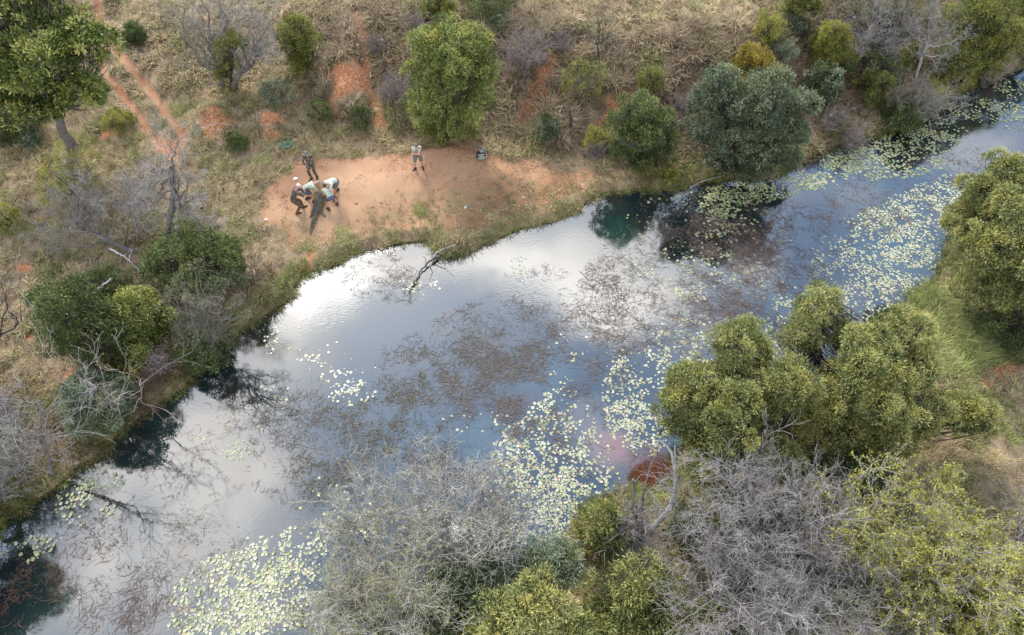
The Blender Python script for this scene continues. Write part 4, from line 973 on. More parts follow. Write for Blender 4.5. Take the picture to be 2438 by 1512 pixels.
inclr = (bil(clr, P1[:, 0], P1[:, 1]) > .4) | ((d1 < 3.2) & (c1 < 2.6 * rng.random(len(c1)) + .3) & (P1[:, 1] < 40)) | (bil(rutm, P1[:, 0], P1[:, 1]) > .15)
far = P1[:, 1] > 32
print('tufts', len(P1))
grow_grass('grass', P1[~inclr & far], 15, (.18, .46), (.020, .036), .15, '', 'dry straw coloured tussock grass with mauve and green patches on the far slopes')
grow_grass('grass', P1[~inclr & ~far], 20, (.18, .46), (.012, .022), .16, '', 'dry straw and green tussock grass on the nearer banks')
grow_grass('short_grass', P1[inclr], 14, (.07, .17), (.012, .022), .12, '', 'short green grass creeping into the sandy clearing')
gre_, mau_, slope_, d_, t_, u_, v_, right_, _, _ = zone(P1)
w_ = (bil(np.maximum(red, np.maximum(pathm, gulm)), P1[:, 0], P1[:, 1]) < .15) * np.clip(.05 + .55 * slope_ + .5 * (mau_ > .45) + .5 * ((u_ > 1150) & (t_ < 6) & (t_ > -2) & ~right_), 0, 1) * (d_ > .3) * ~inclr
P3 = P1[rng.random(len(P1)) < w_ * .30]
print('tussocks', len(P3))
grow_grass('tussocks', P3, 42, (.32, .62), (.016, .030), .09, '', 'big arching brown and straw tussocks on the eroded slope and banks', 1.0)
# fringe along the water
def fringe(line, nper, Lr, wr, name, label, kind='', jit=.35):
    L = np.array(line)[:, :2]; seg = np.diff(L, axis=0); ln = np.hypot(*seg.T)
    S = []
    for i in range(len(seg)):
        k = max(1, int(ln[i] * nper)); t = rng.random((k, 1)); S.append(L[i] + seg[i] * t)
    S = np.concatenate(S) + rng.normal(0, jit, (sum(len(s) for s in S), 2))
    P = np.stack([S[:, 0], S[:, 1], hgt(S[:, 0], S[:, 1])], 1)
    P = P[in_view(P)]; dd = bil(GD, P[:, 0], P[:, 1]); P = P[dd > -.12]; P[:, 2] = np.maximum(P[:, 2], -.03)
    grow_grass(name, P, 20, Lr, wr, .13, kind, label)
fringe(WP(NORTH), 20, (.12, .32), (.012, .022), 'bank_grass', 'green and brown grass fringe hanging over the far water edge')
fringe(WP(SOUTH), 16, (.25, .55), (.012, .022), 'bank_grass', 'grass fringe along the near water edge under the trees')
# lush grass on the right bank, reeds at the driftwood
def patch_grass(spots, name, label, kind, Lr, wr, dens=34):
    Ps = []
    for u, v, r in spots:
        c = G(u, v); m = int(dens * r * r * 3)
        q = c[:2] + rng.normal(0, r * .5, (m, 2)); Ps.append(np.stack([q[:, 0], q[:, 1], hgt(q[:, 0], q[:, 1])], 1))
    Pq = np.concatenate(Ps); Pq = Pq[bil(GD, Pq[:, 0], Pq[:, 1]) > -.25]; Pq[:, 2] = np.maximum(Pq[:, 2], -.02)
    grow_grass(name, Pq, 24, Lr, wr, .16, kind, label)
patch_grass([(2230, 740, .9), (2260, 790, 1.1), (2310, 790, .8), (2250, 850, 1.0), (2200, 700, .6), (2330, 840, .7)], 'lush_grass', 'long vivid green grass between the two tall green trees on the right bank', 'vivid', (.4, .8), (.014, .024))
patch_grass([(1060, 590, .5), (1085, 600, .45), (1040, 600, .35), (1110, 590, .4), (1090, 618, .2)], 'reeds', 'brown green reed clump around the driftwood at the water edge', '', (.3, .6), (.012, .02))
patch_grass([(1370, 1290, .5), (1400, 1230, .4), (1460, 1340, .5)], 'reeds', 'rusty reeds on the near shore beside the lily raft', '', (.3, .6), (.012, .02))
patch_grass([(815, 565, .5), (842, 590, .4), (1000, 505, .55), (725, 590, .4)], 'short_grass', 'greener grass tufts at the lower edge of the clearing', 'vivid', (.1, .26), (.012, .02), 26)

# ------------------------------------------------------------------ lily pads
MLP, n = newmat('lily_pad')
c = attr(n, 'col', 0)
oi = n('ShaderNodeObjectInfo')
cc = n.ramp(oi.outputs['Random'], [(0, (.24, .27, .10)), (.35, (.35, .37, .18)), (.7, (.43, .43, .25)), (.95, (.50, .46, .30)), (.98, (.45, .32, .22)), (1, (.40, .32, .16))])
hasc = n.math('GREATER_THAN', n('ShaderNodeSeparateColor', {0: c}).outputs[0], .001)
cl_ = n.mix(hasc, cc, c)
bs = n('ShaderNodeBsdfPrincipled', {'Base Color': cl_, 'Roughness': .42, 'Specular IOR Level': .8, 'Coat Weight': .5, 'Coat Roughness': .3})
n('ShaderNodeOutputMaterial', {0: bs.outputs[0]})
RAFTS = [  # u, v, half width, half height, number, raft id
    (560, 1440, 110, 95, 620, 'A'), (640, 1370, 85, 60, 300, 'A'), (720, 1300, 50, 40, 100, 'A'), (600, 1500, 130, 40, 320, 'A'), (760, 1400, 50, 70, 50, 'A'), (800, 1200, 60, 60, 30, 'A'), (660, 1290, 60, 20, 25, 'A'), (870, 1240, 60, 30, 40, 'A'),
    (1310, 1090, 100, 70, 620, 'B'), (1270, 1150, 90, 60, 260, 'B'), (1330, 1010, 60, 60, 130, 'B'), (1320, 1190, 80, 60, 230, 'B'), (1290, 1260, 90, 50, 180, 'B'), (1180, 1290, 120, 60, 200, 'B'), (1390, 1150, 60, 60, 70, 'B'), (1330, 940, 30, 40, 40, 'B'), (1100, 1260, 120, 40, 130, 'B'),
    (1490, 960, 40, 70, 200, 'C'), (1530, 1020, 40, 45, 190, 'C'), (1475, 890, 28, 30, 60, 'C'), (1480, 1000, 30, 35, 70, 'C'), (1560, 870, 30, 40, 50, 'C'), (1520, 850, 30, 25, 25, 'C'),
    (1640, 800, 60, 40, 170, 'C'), (1600, 830, 50, 30, 60, 'C'), (1660, 850, 40, 30, 60, 'C'), (1640, 700, 30, 14, 40, 'D'), (1700, 640, 60, 30, 50, 'D'), (1790, 770, 60, 60, 70, 'D'), (1880, 740, 30, 30, 60, 'D'), (1840, 660, 60, 30, 40, 'D'),
    (2150, 600, 50, 26, 260, 'D'), (2190, 530, 60, 50, 420, 'D'), (2240, 490, 60, 40, 420, 'D'), (2120, 560, 70, 25, 200, 'D'), (2020, 600, 60, 30, 130, 'D'), (1990, 640, 50, 20, 60, 'D'), (2090, 510, 30, 12, 60, 'D'), (2060, 530, 40, 12, 40, 'D'),
    (2110, 680, 50, 40, 170, 'D'), (2160, 690, 50, 35, 120, 'D'), (2060, 700, 40, 30, 90, 'D'), (2050, 740, 30, 30, 60, 'D'), (2210, 600, 40, 30, 60, 'D'), (2290, 450, 50, 25, 160, 'D'),
    (2090, 375, 110, 34, 560, 'E'), (2180, 335, 70, 24, 260, 'E'), (2040, 400, 50, 22, 170, 'E'), (1925, 430, 50, 16, 160, 'E'), (2220, 300, 50, 18, 90, 'E'), (2290, 250, 60, 20, 110, 'E'), (2370, 270, 60, 22, 160, 'E'), (2420, 215, 40, 18, 160, 'E'), (2240, 320, 60, 14, 60, 'E'), (2420, 280, 40, 25, 100, 'E'),
    (1720, 490, 40, 34, 200, 'F'), (1770, 460, 60, 18, 140, 'F'), (1830, 450, 50, 18, 90, 'F'), (1640, 470, 40, 14, 25, 'F'), (1730, 540, 60, 40, 40, 'F'), (1700, 620, 90, 40, 50, 'F'), (1600, 540, 80, 50, 25, 'F'), (1800, 540, 60, 40, 30, 'F'),
    (210, 1150, 60, 30, 120, 'G'), (180, 1190, 30, 40, 40, 'G'), (190, 1235, 22, 12, 12, 'G'), (115, 1290, 22, 14, 16, 'G'), (90, 1310, 30, 30, 10, 'G'), (260, 1215, 14, 14, 6, 'G'), (60, 1310, 40, 20, 15, 'G'), (250, 1140, 20, 16, 20, 'G'),
    (835, 935, 40, 22, 50, 'H'), (820, 890, 60, 22, 18, 'H'), (640, 810, 16, 30, 30, 'H'), (760, 850, 60, 30, 26, 'H'), (560, 1075, 30, 14, 26, 'H'), (570, 1050, 14, 12, 8, 'H'), (560, 1020, 60, 30, 10, 'H'), (1240, 640, 22, 20, 22, 'H'), (1000, 680, 40, 16, 20, 'H'),
    (1500, 640, 40, 22, 26, 'H'), (1130, 1000, 60, 20, 12, 'H'), (1380, 830, 60, 30, 12, 'H'), (700, 740, 30, 30, 10, 'H'), (640, 960, 80, 40, 14, 'H'), (1600, 680, 60, 40, 40, 'H')]
CN = {'A': ('pale round lily pad in the raft at the bottom edge left of the thorn trees', 'lily pads of the bottom left raft'),
      'B': ('pale lily pad in the long raft left of the red silty shallows', 'lily pads of the central raft'),
      'C': ('pale lily pad in the raft against the central pair of green trees', 'lily pads beside the central green trees'),
      'G': ('yellowish lily pad near the lower left bank', 'lily pads at the lower left bank'),
      'H': ('small white looking lily pad scattered on open water', 'scattered lily pads on open water'),
      'D': ('pale lily pad in the rafts left of the right edge tree', 'lily pads of the right hand rafts'),
      'E': ('green lily pad in the far raft under the twig thickets', 'lily pads of the far raft'),
      'F': ('green lily pad in the dark reflection of the blue green tree', 'lily pads in the dark reflection')}
pads = []
for u, v, ru, rv, m, cid in RAFTS:
    c = W(u, v); q = W(u + ru, v); q2 = W(u, v - rv)
    rx = q[0] - c[0]; ry = q2[1] - c[1]
    got = 0; tries = 0; mult = 3.6
    while got < m * mult and tries < m * 14:
        tries += 1
        a = rng.uniform(0, 2 * np.pi); s = rng.random() ** .66 * 1.45
        x = c[0] + rx * s * math.cos(a); y = c[1] + ry * s * math.sin(a)
        pads.append((x, y, cid, rng.random())); got += 1
pads = [(p[0], p[1], p[2], p[3]) for p in pads]
X = np.array([[p[0], p[1]] for p in pads])
dens_ = fbm(X[:, 0], X[:, 1], 2.6, 4) + .35 * (fbm(X[:, 0] + 50, X[:, 1], .6, 2) - .5)
ok = (dens_ > .515 + .05 * rng.normal(size=len(X))) | (rng.random(len(X)) < .12)
ok &= bil(GD, X[:, 0], X[:, 1]) < -.08
pads = [p for p, o_ in zip(pads, ok) if o_]
RS = {'A': (.024, .074), 'B': (.022, .07), 'C': (.022, .068), 'D': (.026, .068), 'E': (.03, .08), 'F': (.03, .08), 'G': (.028, .08), 'H': (.024, .065)}
cell = {}; fin = []
for x, y, cid, rr in pads:
    rad = RS[cid][0] + (RS[cid][1] - RS[cid][0]) * rng.random() ** 1.3
    cx, cy = int(x / .3), int(y / .3); bad = False
    for i in (-1, 0, 1):
        for j in (-1, 0, 1):
            for (x2, y2, r2) in cell.get((cx + i, cy + j), ()):
                if (x - x2) ** 2 + (y - y2) ** 2 < (.6 * (rad + r2)) ** 2: bad = True
    if bad: continue
    cell.setdefault((cx, cy), []).append((x, y, rad)); fin.append((x, y, rad, cid))
def pad_shape(seed):
    r = np.random.default_rng(seed); k = 13
    a = np.linspace(.14, 2 * np.pi - .14, k); rad = 1 + r.normal(0, .035, k)
    ring_ = np.stack([rad * np.cos(a), rad * np.sin(a), .03 + .05 * r.random(k)], 1)
    mid = np.stack([.5 * np.cos(a), .5 * np.sin(a), np.full(k, .02)], 1)
    V = np.concatenate([[[.04, 0, 0]], mid, ring_])
    F3 = np.array([[0, 1 + i, 2 + i] for i in range(k - 1)])
    F4 = np.array([[1 + i, 1 + k + i, 2 + k + i, 2 + i] for i in range(k - 1)])
    return V, F3, F4
SH_ = [pad_shape(i) for i in range(6)]
fin.sort(key=lambda p: -p[2] / depth((p[0], p[1], 0)))
vis = [p for p in fin if (lambda uv: 5 < uv[0] < SW - 5 and 5 < uv[1] < SH - 5)(project(np.array([p[0], p[1], 0.])))]
solo = vis[:300]; rest = [p for p in fin if p not in set(solo)]
print('pads', len(fin))
pm = []
for i, (V, F3, F4) in enumerate(SH_):
    o = mesh('lily_pad', V, [F3, F4], MLP, None, True, {'col': np.zeros((len(V), 3))}); pm.append(o.data)
    bpy.data.objects.remove(o)
for i, (x, y, rad, cid) in enumerate(solo):
    o = bpy.data.objects.new('lily_pad', pm[i % 6]); link(o)
    o.location = (x, y, .006 + .01 * rng.random()); o.scale = (rad, rad * rng.uniform(.88, 1.05), .5)
    o.rotation_euler = (rng.normal(0, .03), rng.normal(0, .03), rng.uniform(0, 6.28))
    tag(o, CN[cid][0], 'lily pad', CN[cid][1])
Vs, A3, A4, Cs = [], [], [], []; off = 0
PC = np.array([[.20, .25, .10], [.31, .33, .17], [.39, .40, .25], [.46, .45, .31], [.44, .38, .16], [.40, .30, .16]])
for i, (x, y, rad, cid) in enumerate(rest):
    V, F3, F4 = SH_[i % 6]; a = rng.uniform(0, 6.28); ca, sa = math.cos(a), math.sin(a)
    tx, ty = rng.normal(0, .05, 2)
    q = np.stack([x + rad * (V[:, 0] * ca - V[:, 1] * sa), y + rad * (V[:, 0] * sa + V[:, 1] * ca), .005 + .012 * rng.random() + rad * .5 * V[:, 2]], 1)
    q[:, 2] += (q[:, 0] - x) * tx + (q[:, 1] - y) * ty; q[:, 2] = np.maximum(q[:, 2], .003)
    Vs.append(q); A3.append(F3 + off); A4.append(F4 + off); off += len(V)
    w = [.35, .3, .2, .05, .08, .02] if cid in 'EF' else [.08, .22, .32, .25, .06, .07]
    Cs.append(np.tile(PC[rng.choice(6, p=w)] * rng.uniform(.85, 1.1), (len(V), 1)))
o = mesh('lily_pads', np.concatenate(Vs), [np.concatenate(A3), np.concatenate(A4)], MLP, None, True, {'col': np.concatenate(Cs)})
tag(o, 'thousands of smaller and farther lily pads floating in rafts across the river', 'lily pads', None, 'stuff')

# ------------------------------------------------------------------ water weed
MWD, n = newmat('water_weed')
finish(n, attr(n, 'col', 0), .6, .3)
WEED = [  # u, v, ru, rv, strands, colour, length
    (1100, 900, 150, 70, 420, 0, .5), (1180, 800, 110, 60, 330, 0, .5), (1080, 850, 120, 50, 260, 1, .4), (980, 950, 90, 50, 330, 1, .3), (900, 1000, 110, 50, 420, 1, .3), (820, 1100, 90, 60, 380, 1, .3), (720, 1060, 90, 90, 330, 0, .4),
    (1050, 1090, 80, 40, 240, 1, .3), (1250, 920, 120, 60, 300, 0, .5), (1200, 960, 100, 60, 260, 2, .5), (1380, 860, 90, 60, 240, 0, .5), (1460, 700, 70, 50, 260, 2, .35), (1460, 660, 50, 36, 240, 2, .3), (1420, 790, 90, 50, 260, 2, .45),
    (1240, 770, 60, 40, 200, 0, .35), (1330, 1040, 90, 80, 160, 2, .5), (960, 1130, 120, 70, 240, 0, .4), (1080, 1150, 120, 60, 260, 1, .35), (680, 980, 90, 60, 180, 0, .4), (560, 960, 60, 60, 90, 0, .4), (760, 1150, 80, 50, 200, 1, .3),
    (1700, 590, 110, 50, 520, 2, .5), (1640, 560, 60, 50, 180, 2, .4), (1620, 500, 70, 40, 120, 2, .4), (1800, 560, 60, 50, 200, 3, .5), (1760, 620, 60, 40, 200, 2, .5), (1740, 690, 90, 40, 260, 2, .5), (1850, 640, 90, 40, 200, 2, .5), (1620, 750, 120, 60, 300, 2, .6), (1760, 790, 90, 60, 240, 2, .6),
    (300, 1430, 90, 60, 330, 2, .5), (330, 1480, 80, 40, 200, 2, .5), (440, 1400, 80, 60, 160, 0, .35), (480, 1330, 80, 60, 160, 0, .35), (420, 1250, 60, 40, 80, 0, .3), (430, 1100, 70, 60, 90, 2, .35), (90, 1400, 60, 70, 160, 3, .4), (230, 1290, 60, 40, 180, 3, .4), (1580, 1120, 60, 40, 70, 3, .4),
    (900, 650, 60, 40, 120, 0, .3), (960, 680, 40, 30, 90, 1, .3), (890, 630, 12, 20, 60, 1, .2), (1990, 520, 120, 40, 180, 2, .5), (2100, 470, 90, 40, 140, 0, .4), (2250, 400, 120, 40, 120, 2, .5), (1900, 560, 90, 40, 120, 2, .4), (1540, 620, 80, 60, 140, 0, .35), (1300, 720, 90, 60, 120, 0, .3)]
WC = np.array([[.20, .17, .15], [.17, .145, .085], [.21, .155, .13], [.15, .08, .055]])
Pw, Rw, Cw = [], [], []
for u, v, ru, rv, m, ci, ln in WEED:
    m = int(m * (3.2 if u > 700 else 1.6)); ln *= 1.5; c = W(u, v); rx = W(u + ru, v)[0] - c[0]; ry = W(u, v - rv)[1] - c[1]
    a = rng.uniform(0, 6.28, m * 3); s = rng.random(m * 3) ** .6 * 1.45
    x = c[0] + rx * s * np.cos(a); y = c[1] + ry * s * np.sin(a)
    k = (fbm(x, y, 1.1, 3) > .44 + .12 * rng.normal(size=len(x))) & (bil(GD, x, y) < -.1); x, y = x[k][:m], y[k][:m]; m = len(x)
    if m == 0: continue
    kk = m // 6 + 1; nx_, ny_ = x[:kk], y[:kk]; pick = rng.integers(0, kk, m); far_ = rng.random(m) < .18
    x = np.where(far_, x, nx_[pick] + rng.normal(0, .12, m)); y = np.where(far_, y, ny_[pick] + rng.normal(0, .12, m))
    cl2 = rng.uniform(0, 6.28, m)
    L = ln * np.where(far_, rng.uniform(.5, 1.1, m), rng.uniform(.10, .34, m)); K = 7; t = np.linspace(-.5, .5, K)[None]
    bend = rng.normal(0, .5, (m, 1)); ang_ = cl2[:, None] + bend * t * 2
    px = x[:, None] + L[:, None] * t * np.cos(ang_); py = y[:, None] + L[:, None] * t * np.sin(ang_)
    pz = rng.uniform(-.004, .02, (m, 1)) + (rng.uniform(0, .05, (m, 1)) * (.25 - t * t) * 4)
    Pw.append(np.stack([px, py, pz + 0 * px], 2)); Rw.append(np.tile(np.array([.3, .8, 1, 1, 1, .8, .3]), (m, 1)) * rng.uniform(.004, .0075, (m, 1)))
    cc_ = WC[ci] * rng.uniform(.7, 1.35, (m, 1)); Cw.append(np.repeat(cc_, K * 3, 0))
V, F = tubes(np.concatenate(Pw), np.concatenate(Rw), 3)
o = mesh('water_weed', V, F, MWD, None, False, {'col': np.concatenate(Cw)})
tag(o, 'brown and reddish water weed strands lying on the river surface', 'water weed', None, 'stuff')

# dead leaves, chips and tiny clods on the bare sand
P = scatter(260000, -24, 22, 24, 45); bb = bil(clr, P[:, 0], P[:, 1]); cs_e = bil(cs, P[:, 0], P[:, 1]); pt = bil(patch, P[:, 0], P[:, 1])
w_ = np.clip(.10 + .9 * sstep(-3.2, -.2, cs_e) + .5 * pt, 0, 1) * sstep(.42, .62, fbm(P[:, 0], P[:, 1], 1.4, 4))
k = (bb > .25) & (rng.random(len(P)) < w_ * .9); P = P[k]; m = len(P)
D = rng.normal(size=(m, 3)); D[:, 2] *= .25
V, F = leaves(P + [0, 0, .015], D, rng.uniform(.03, .09, m), rng.uniform(.015, .04, m), rng, .5)
c = np.array([[.30, .17, .10], [.38, .23, .14], [.22, .13, .08], [.6, .45, .3], [.30, .26, .13]])[rng.choice(5, m, p=[.35, .2, .2, .15, .1])] * rng.uniform(.7, 1.3, (m, 1))
tag(mesh('leaf_litter', V, F, MGR, None, False, {'col': np.repeat(c, 4, 0)}), 'brown leaf litter and crumbs strewn over the sandy clearing', 'leaf litter', None, 'stuff')
P = scatter(60000); bb = bil(GD, P[:, 0], P[:, 1]); k = (bb > .3) & (bil(bare, P[:, 0], P[:, 1]) < .9) & (rng.random(len(P)) < .5); P = P[k]; m = len(P)
D = rng.normal(size=(m, 3)); D[:, 2] *= .3
V, F = leaves(P + [0, 0, .05], D, rng.uniform(.10, .35, m), rng.uniform(.015, .03, m), rng, .5)
c = np.array([[.55, .46, .34], [.42, .38, .35], [.30, .2, .13]])[rng.choice(3, m)] * rng.uniform(.7, 1.3, (m, 1))
tag(mesh('straw_litter', V, F, MGR, None, False, {'col': np.repeat(c, 4, 0)}), 'dead straw and small sticks lying among the grass tussocks', 'straw litter', None, 'stuff')

def strip():
    L = np.array(WP([(655, 735), (700, 690), (740, 625), (790, 625), (840, 592), (900, 580), (960, 570), (1030, 572), (1100, 580), (1180, 560), (1240, 538), (1300, 523), (1370, 495), (1430, 465), (1480, 455)], .3))[:, :2]
    S = np.concatenate([L[i] + (L[i + 1] - L[i]) * rng.random((int(np.hypot(*(L[i + 1] - L[i])) * 55), 1)) for i in range(len(L) - 1)])
    S = S + np.stack([rng.normal(0, .35, len(S)), np.abs(rng.normal(0, .9, len(S))) - .2], 1)
    P = np.stack([S[:, 0], S[:, 1], hgt(S[:, 0], S[:, 1])], 1); k = (bil(GD, P[:, 0], P[:, 1]) > .05) & (fbm(P[:, 0], P[:, 1], 1.3, 3) > .44); P = P[k]
    grow_grass('bank_turf', P, 16, (.08, .22), (.012, .022), .13, '', 'short brown green turf between the sandy clearing and the water')
strip()

# ------------------------------------------------------------------ solid shapes for bodies
def rot_to(d, roll=None):
    d = np.asarray(d, float); d = d / np.linalg.norm(d)
    ref = np.array([0, 0, 1.]) if abs(d[2]) < .9 else np.array([0, 1., 0])
    if roll is not None: ref = np.asarray(roll, float)
    x = np.cross(ref, d); x /= np.linalg.norm(x) + 1e-9
    y = np.cross(d, x); return np.stack([x, y, d], 1)
def capsule(a, b, ra, rb, sides=12, fx=1.0, fy=1.0, roll=None):
    """tapered rounded limb from a to b, cross-section scaled fx (side) by fy"""
    a = np.asarray(a, float); b = np.asarray(b, float); L = np.linalg.norm(b - a); M = rot_to(b - a, roll)
    zs, rs = [], []
    for t in np.linspace(-math.pi / 2, 0, 5): zs.append(ra * math.sin(t)); rs.append(max(ra * math.cos(t), 1e-3))
    for t in (.25, .5, .75): zs.append(L * t); rs.append(ra + (rb - ra) * t + .04 * (ra + rb) * math.sin(math.pi * t))
    for t in np.linspace(0, math.pi / 2, 5): zs.append(L + rb * math.sin(t)); rs.append(max(rb * math.cos(t), 1e-3))
    an = np.arange(sides) * 2 * np.pi / sides
    V = np.array([[r * math.cos(q) * fx, r * math.sin(q) * fy, z] for z, r in zip(zs, rs) for q in an]) @ M.T + a
    k = len(zs); i = np.arange(k * sides).reshape(k, sides); j = np.roll(i, -1, 1)
    F = np.stack([i[:-1], j[:-1], j[1:], i[1:]], -1).reshape(-1, 4)
    V = np.concatenate([V, [a - M[:, 2] * ra, b + M[:, 2] * rb]]); n0 = k * sides
    c0 = np.stack([j[0], i[0], np.full(sides, n0), np.full(sides, n0)], 1); c1 = np.stack([i[-1], j[-1], np.full(sides, n0 + 1), np.full(sides, n0 + 1)], 1)
    return V, F, np.concatenate([c0, c1])[:, :3]
def ellip(c, r, M=None, sides=12):
    M = np.eye(3) if M is None else M
    V, F, T = capsule((0, 0, -.001), (0, 0, .001), 1, 1, sides)
    return (V * np.asarray(r)) @ M.T + np.asarray(c), F, T
def merge(parts):
    V, Q, T, o = [], [], [], 0
    for v, q, t in parts: V.append(v); Q.append(q + o); T.append(t + o); o += len(v)
    return np.concatenate(V), [np.concatenate(Q), np.concatenate(T)]
def solid(name, parts, mat, parent, voxel=.008, smooth=3, attrs=None):
    V, F = merge(parts)
    o = mesh(name, V, F, mat, parent, True)
    m = o.modifiers.new('skin', 'REMESH'); m.mode = 'VOXEL'; m.voxel_size = voxel; m.use_smooth_shade = True
    s = o.modifiers.new('smooth', 'SMOOTH'); s.factor = .5; s.iterations = smooth
    return o
def plain(name, col, rough=.8, spec=.3, nz=None):
    m, n = newmat(name)
    c = col
    if nz:
        tcn = n('ShaderNodeTexCoord').outputs['Object']
        c = n.ramp(n.noise(tcn, nz[0], 3, .6), [(.35, tuple(x * nz[1] for x in col)), (.65, col)])
    finish(n, c, rough, spec); return m
def camo(name, cols, sc=14):
    m, n = newmat(name); tcn = n('ShaderNodeTexCoord').outputs['Object']
    c = n.ramp(n.noise(tcn, sc, 2, .5), [(0, cols[0]), (.43, cols[1]), (.52, cols[2]), (.6, cols[3])], 'CONSTANT')
    finish(n, c, .85, .2); return m
SKIN = plain('skin', (.50, .27, .18), .55, .35); SKIN_R = plain('skin_sunburnt', (.52, .25, .16), .55, .35)
HAIR = plain('hair_brown', (.07, .045, .03), .7); HAIRG = plain('hair_grey', (.34, .30, .27), .7)
M_SHIRT = plain('shirt_pale_green', (.42, .48, .38), .85, .2, (9, .86)); M_SHIRTW = plain('shirt_white', (.55, .60, .54), .85, .2, (9, .9))
M_SHORT = plain('shorts_grey_blue', (.12, .12, .16), .85, .2, (20, .7)); M_SHORTG = plain('shorts_grey', (.17, .19, .17), .85, .2, (14, .6))
M_SHOE = plain('boots_dark', (.055, .04, .035), .7, .3); M_TROU = plain('trousers_brown', (.16, .10, .065), .85, .2, (12, .7))
CAMO = camo('camo_dark', [(.04, .035, .03), (.10, .08, .065), (.22, .18, .15), (.35, .29, .25)]); CAMO2 = camo('camo_brown', [(.045, .035, .032), (.09, .07, .065), (.14, .11, .10), (.22, .18, .16)])
M_VEST = camo('shirt_khaki_pattern', [(.17, .15, .11), (.33, .29, .23), (.52, .46, .40), (.6, .55, .48)], 10)
M_CAPG = plain('cap_grey', (.15, .16, .16), .8); M_CAPW = plain('cap_white', (.7, .66, .64), .8); M_CAPGR = plain('cap_olive', (.16, .17, .13), .8)
M_BLACK = plain('black_plastic', (.02, .02, .022), .5, .4); M_WOOD = plain('rifle_wood', (.30, .12, .07), .5, .4); M_STEEL = plain('gun_steel', (.05, .05, .055), .35, .5)

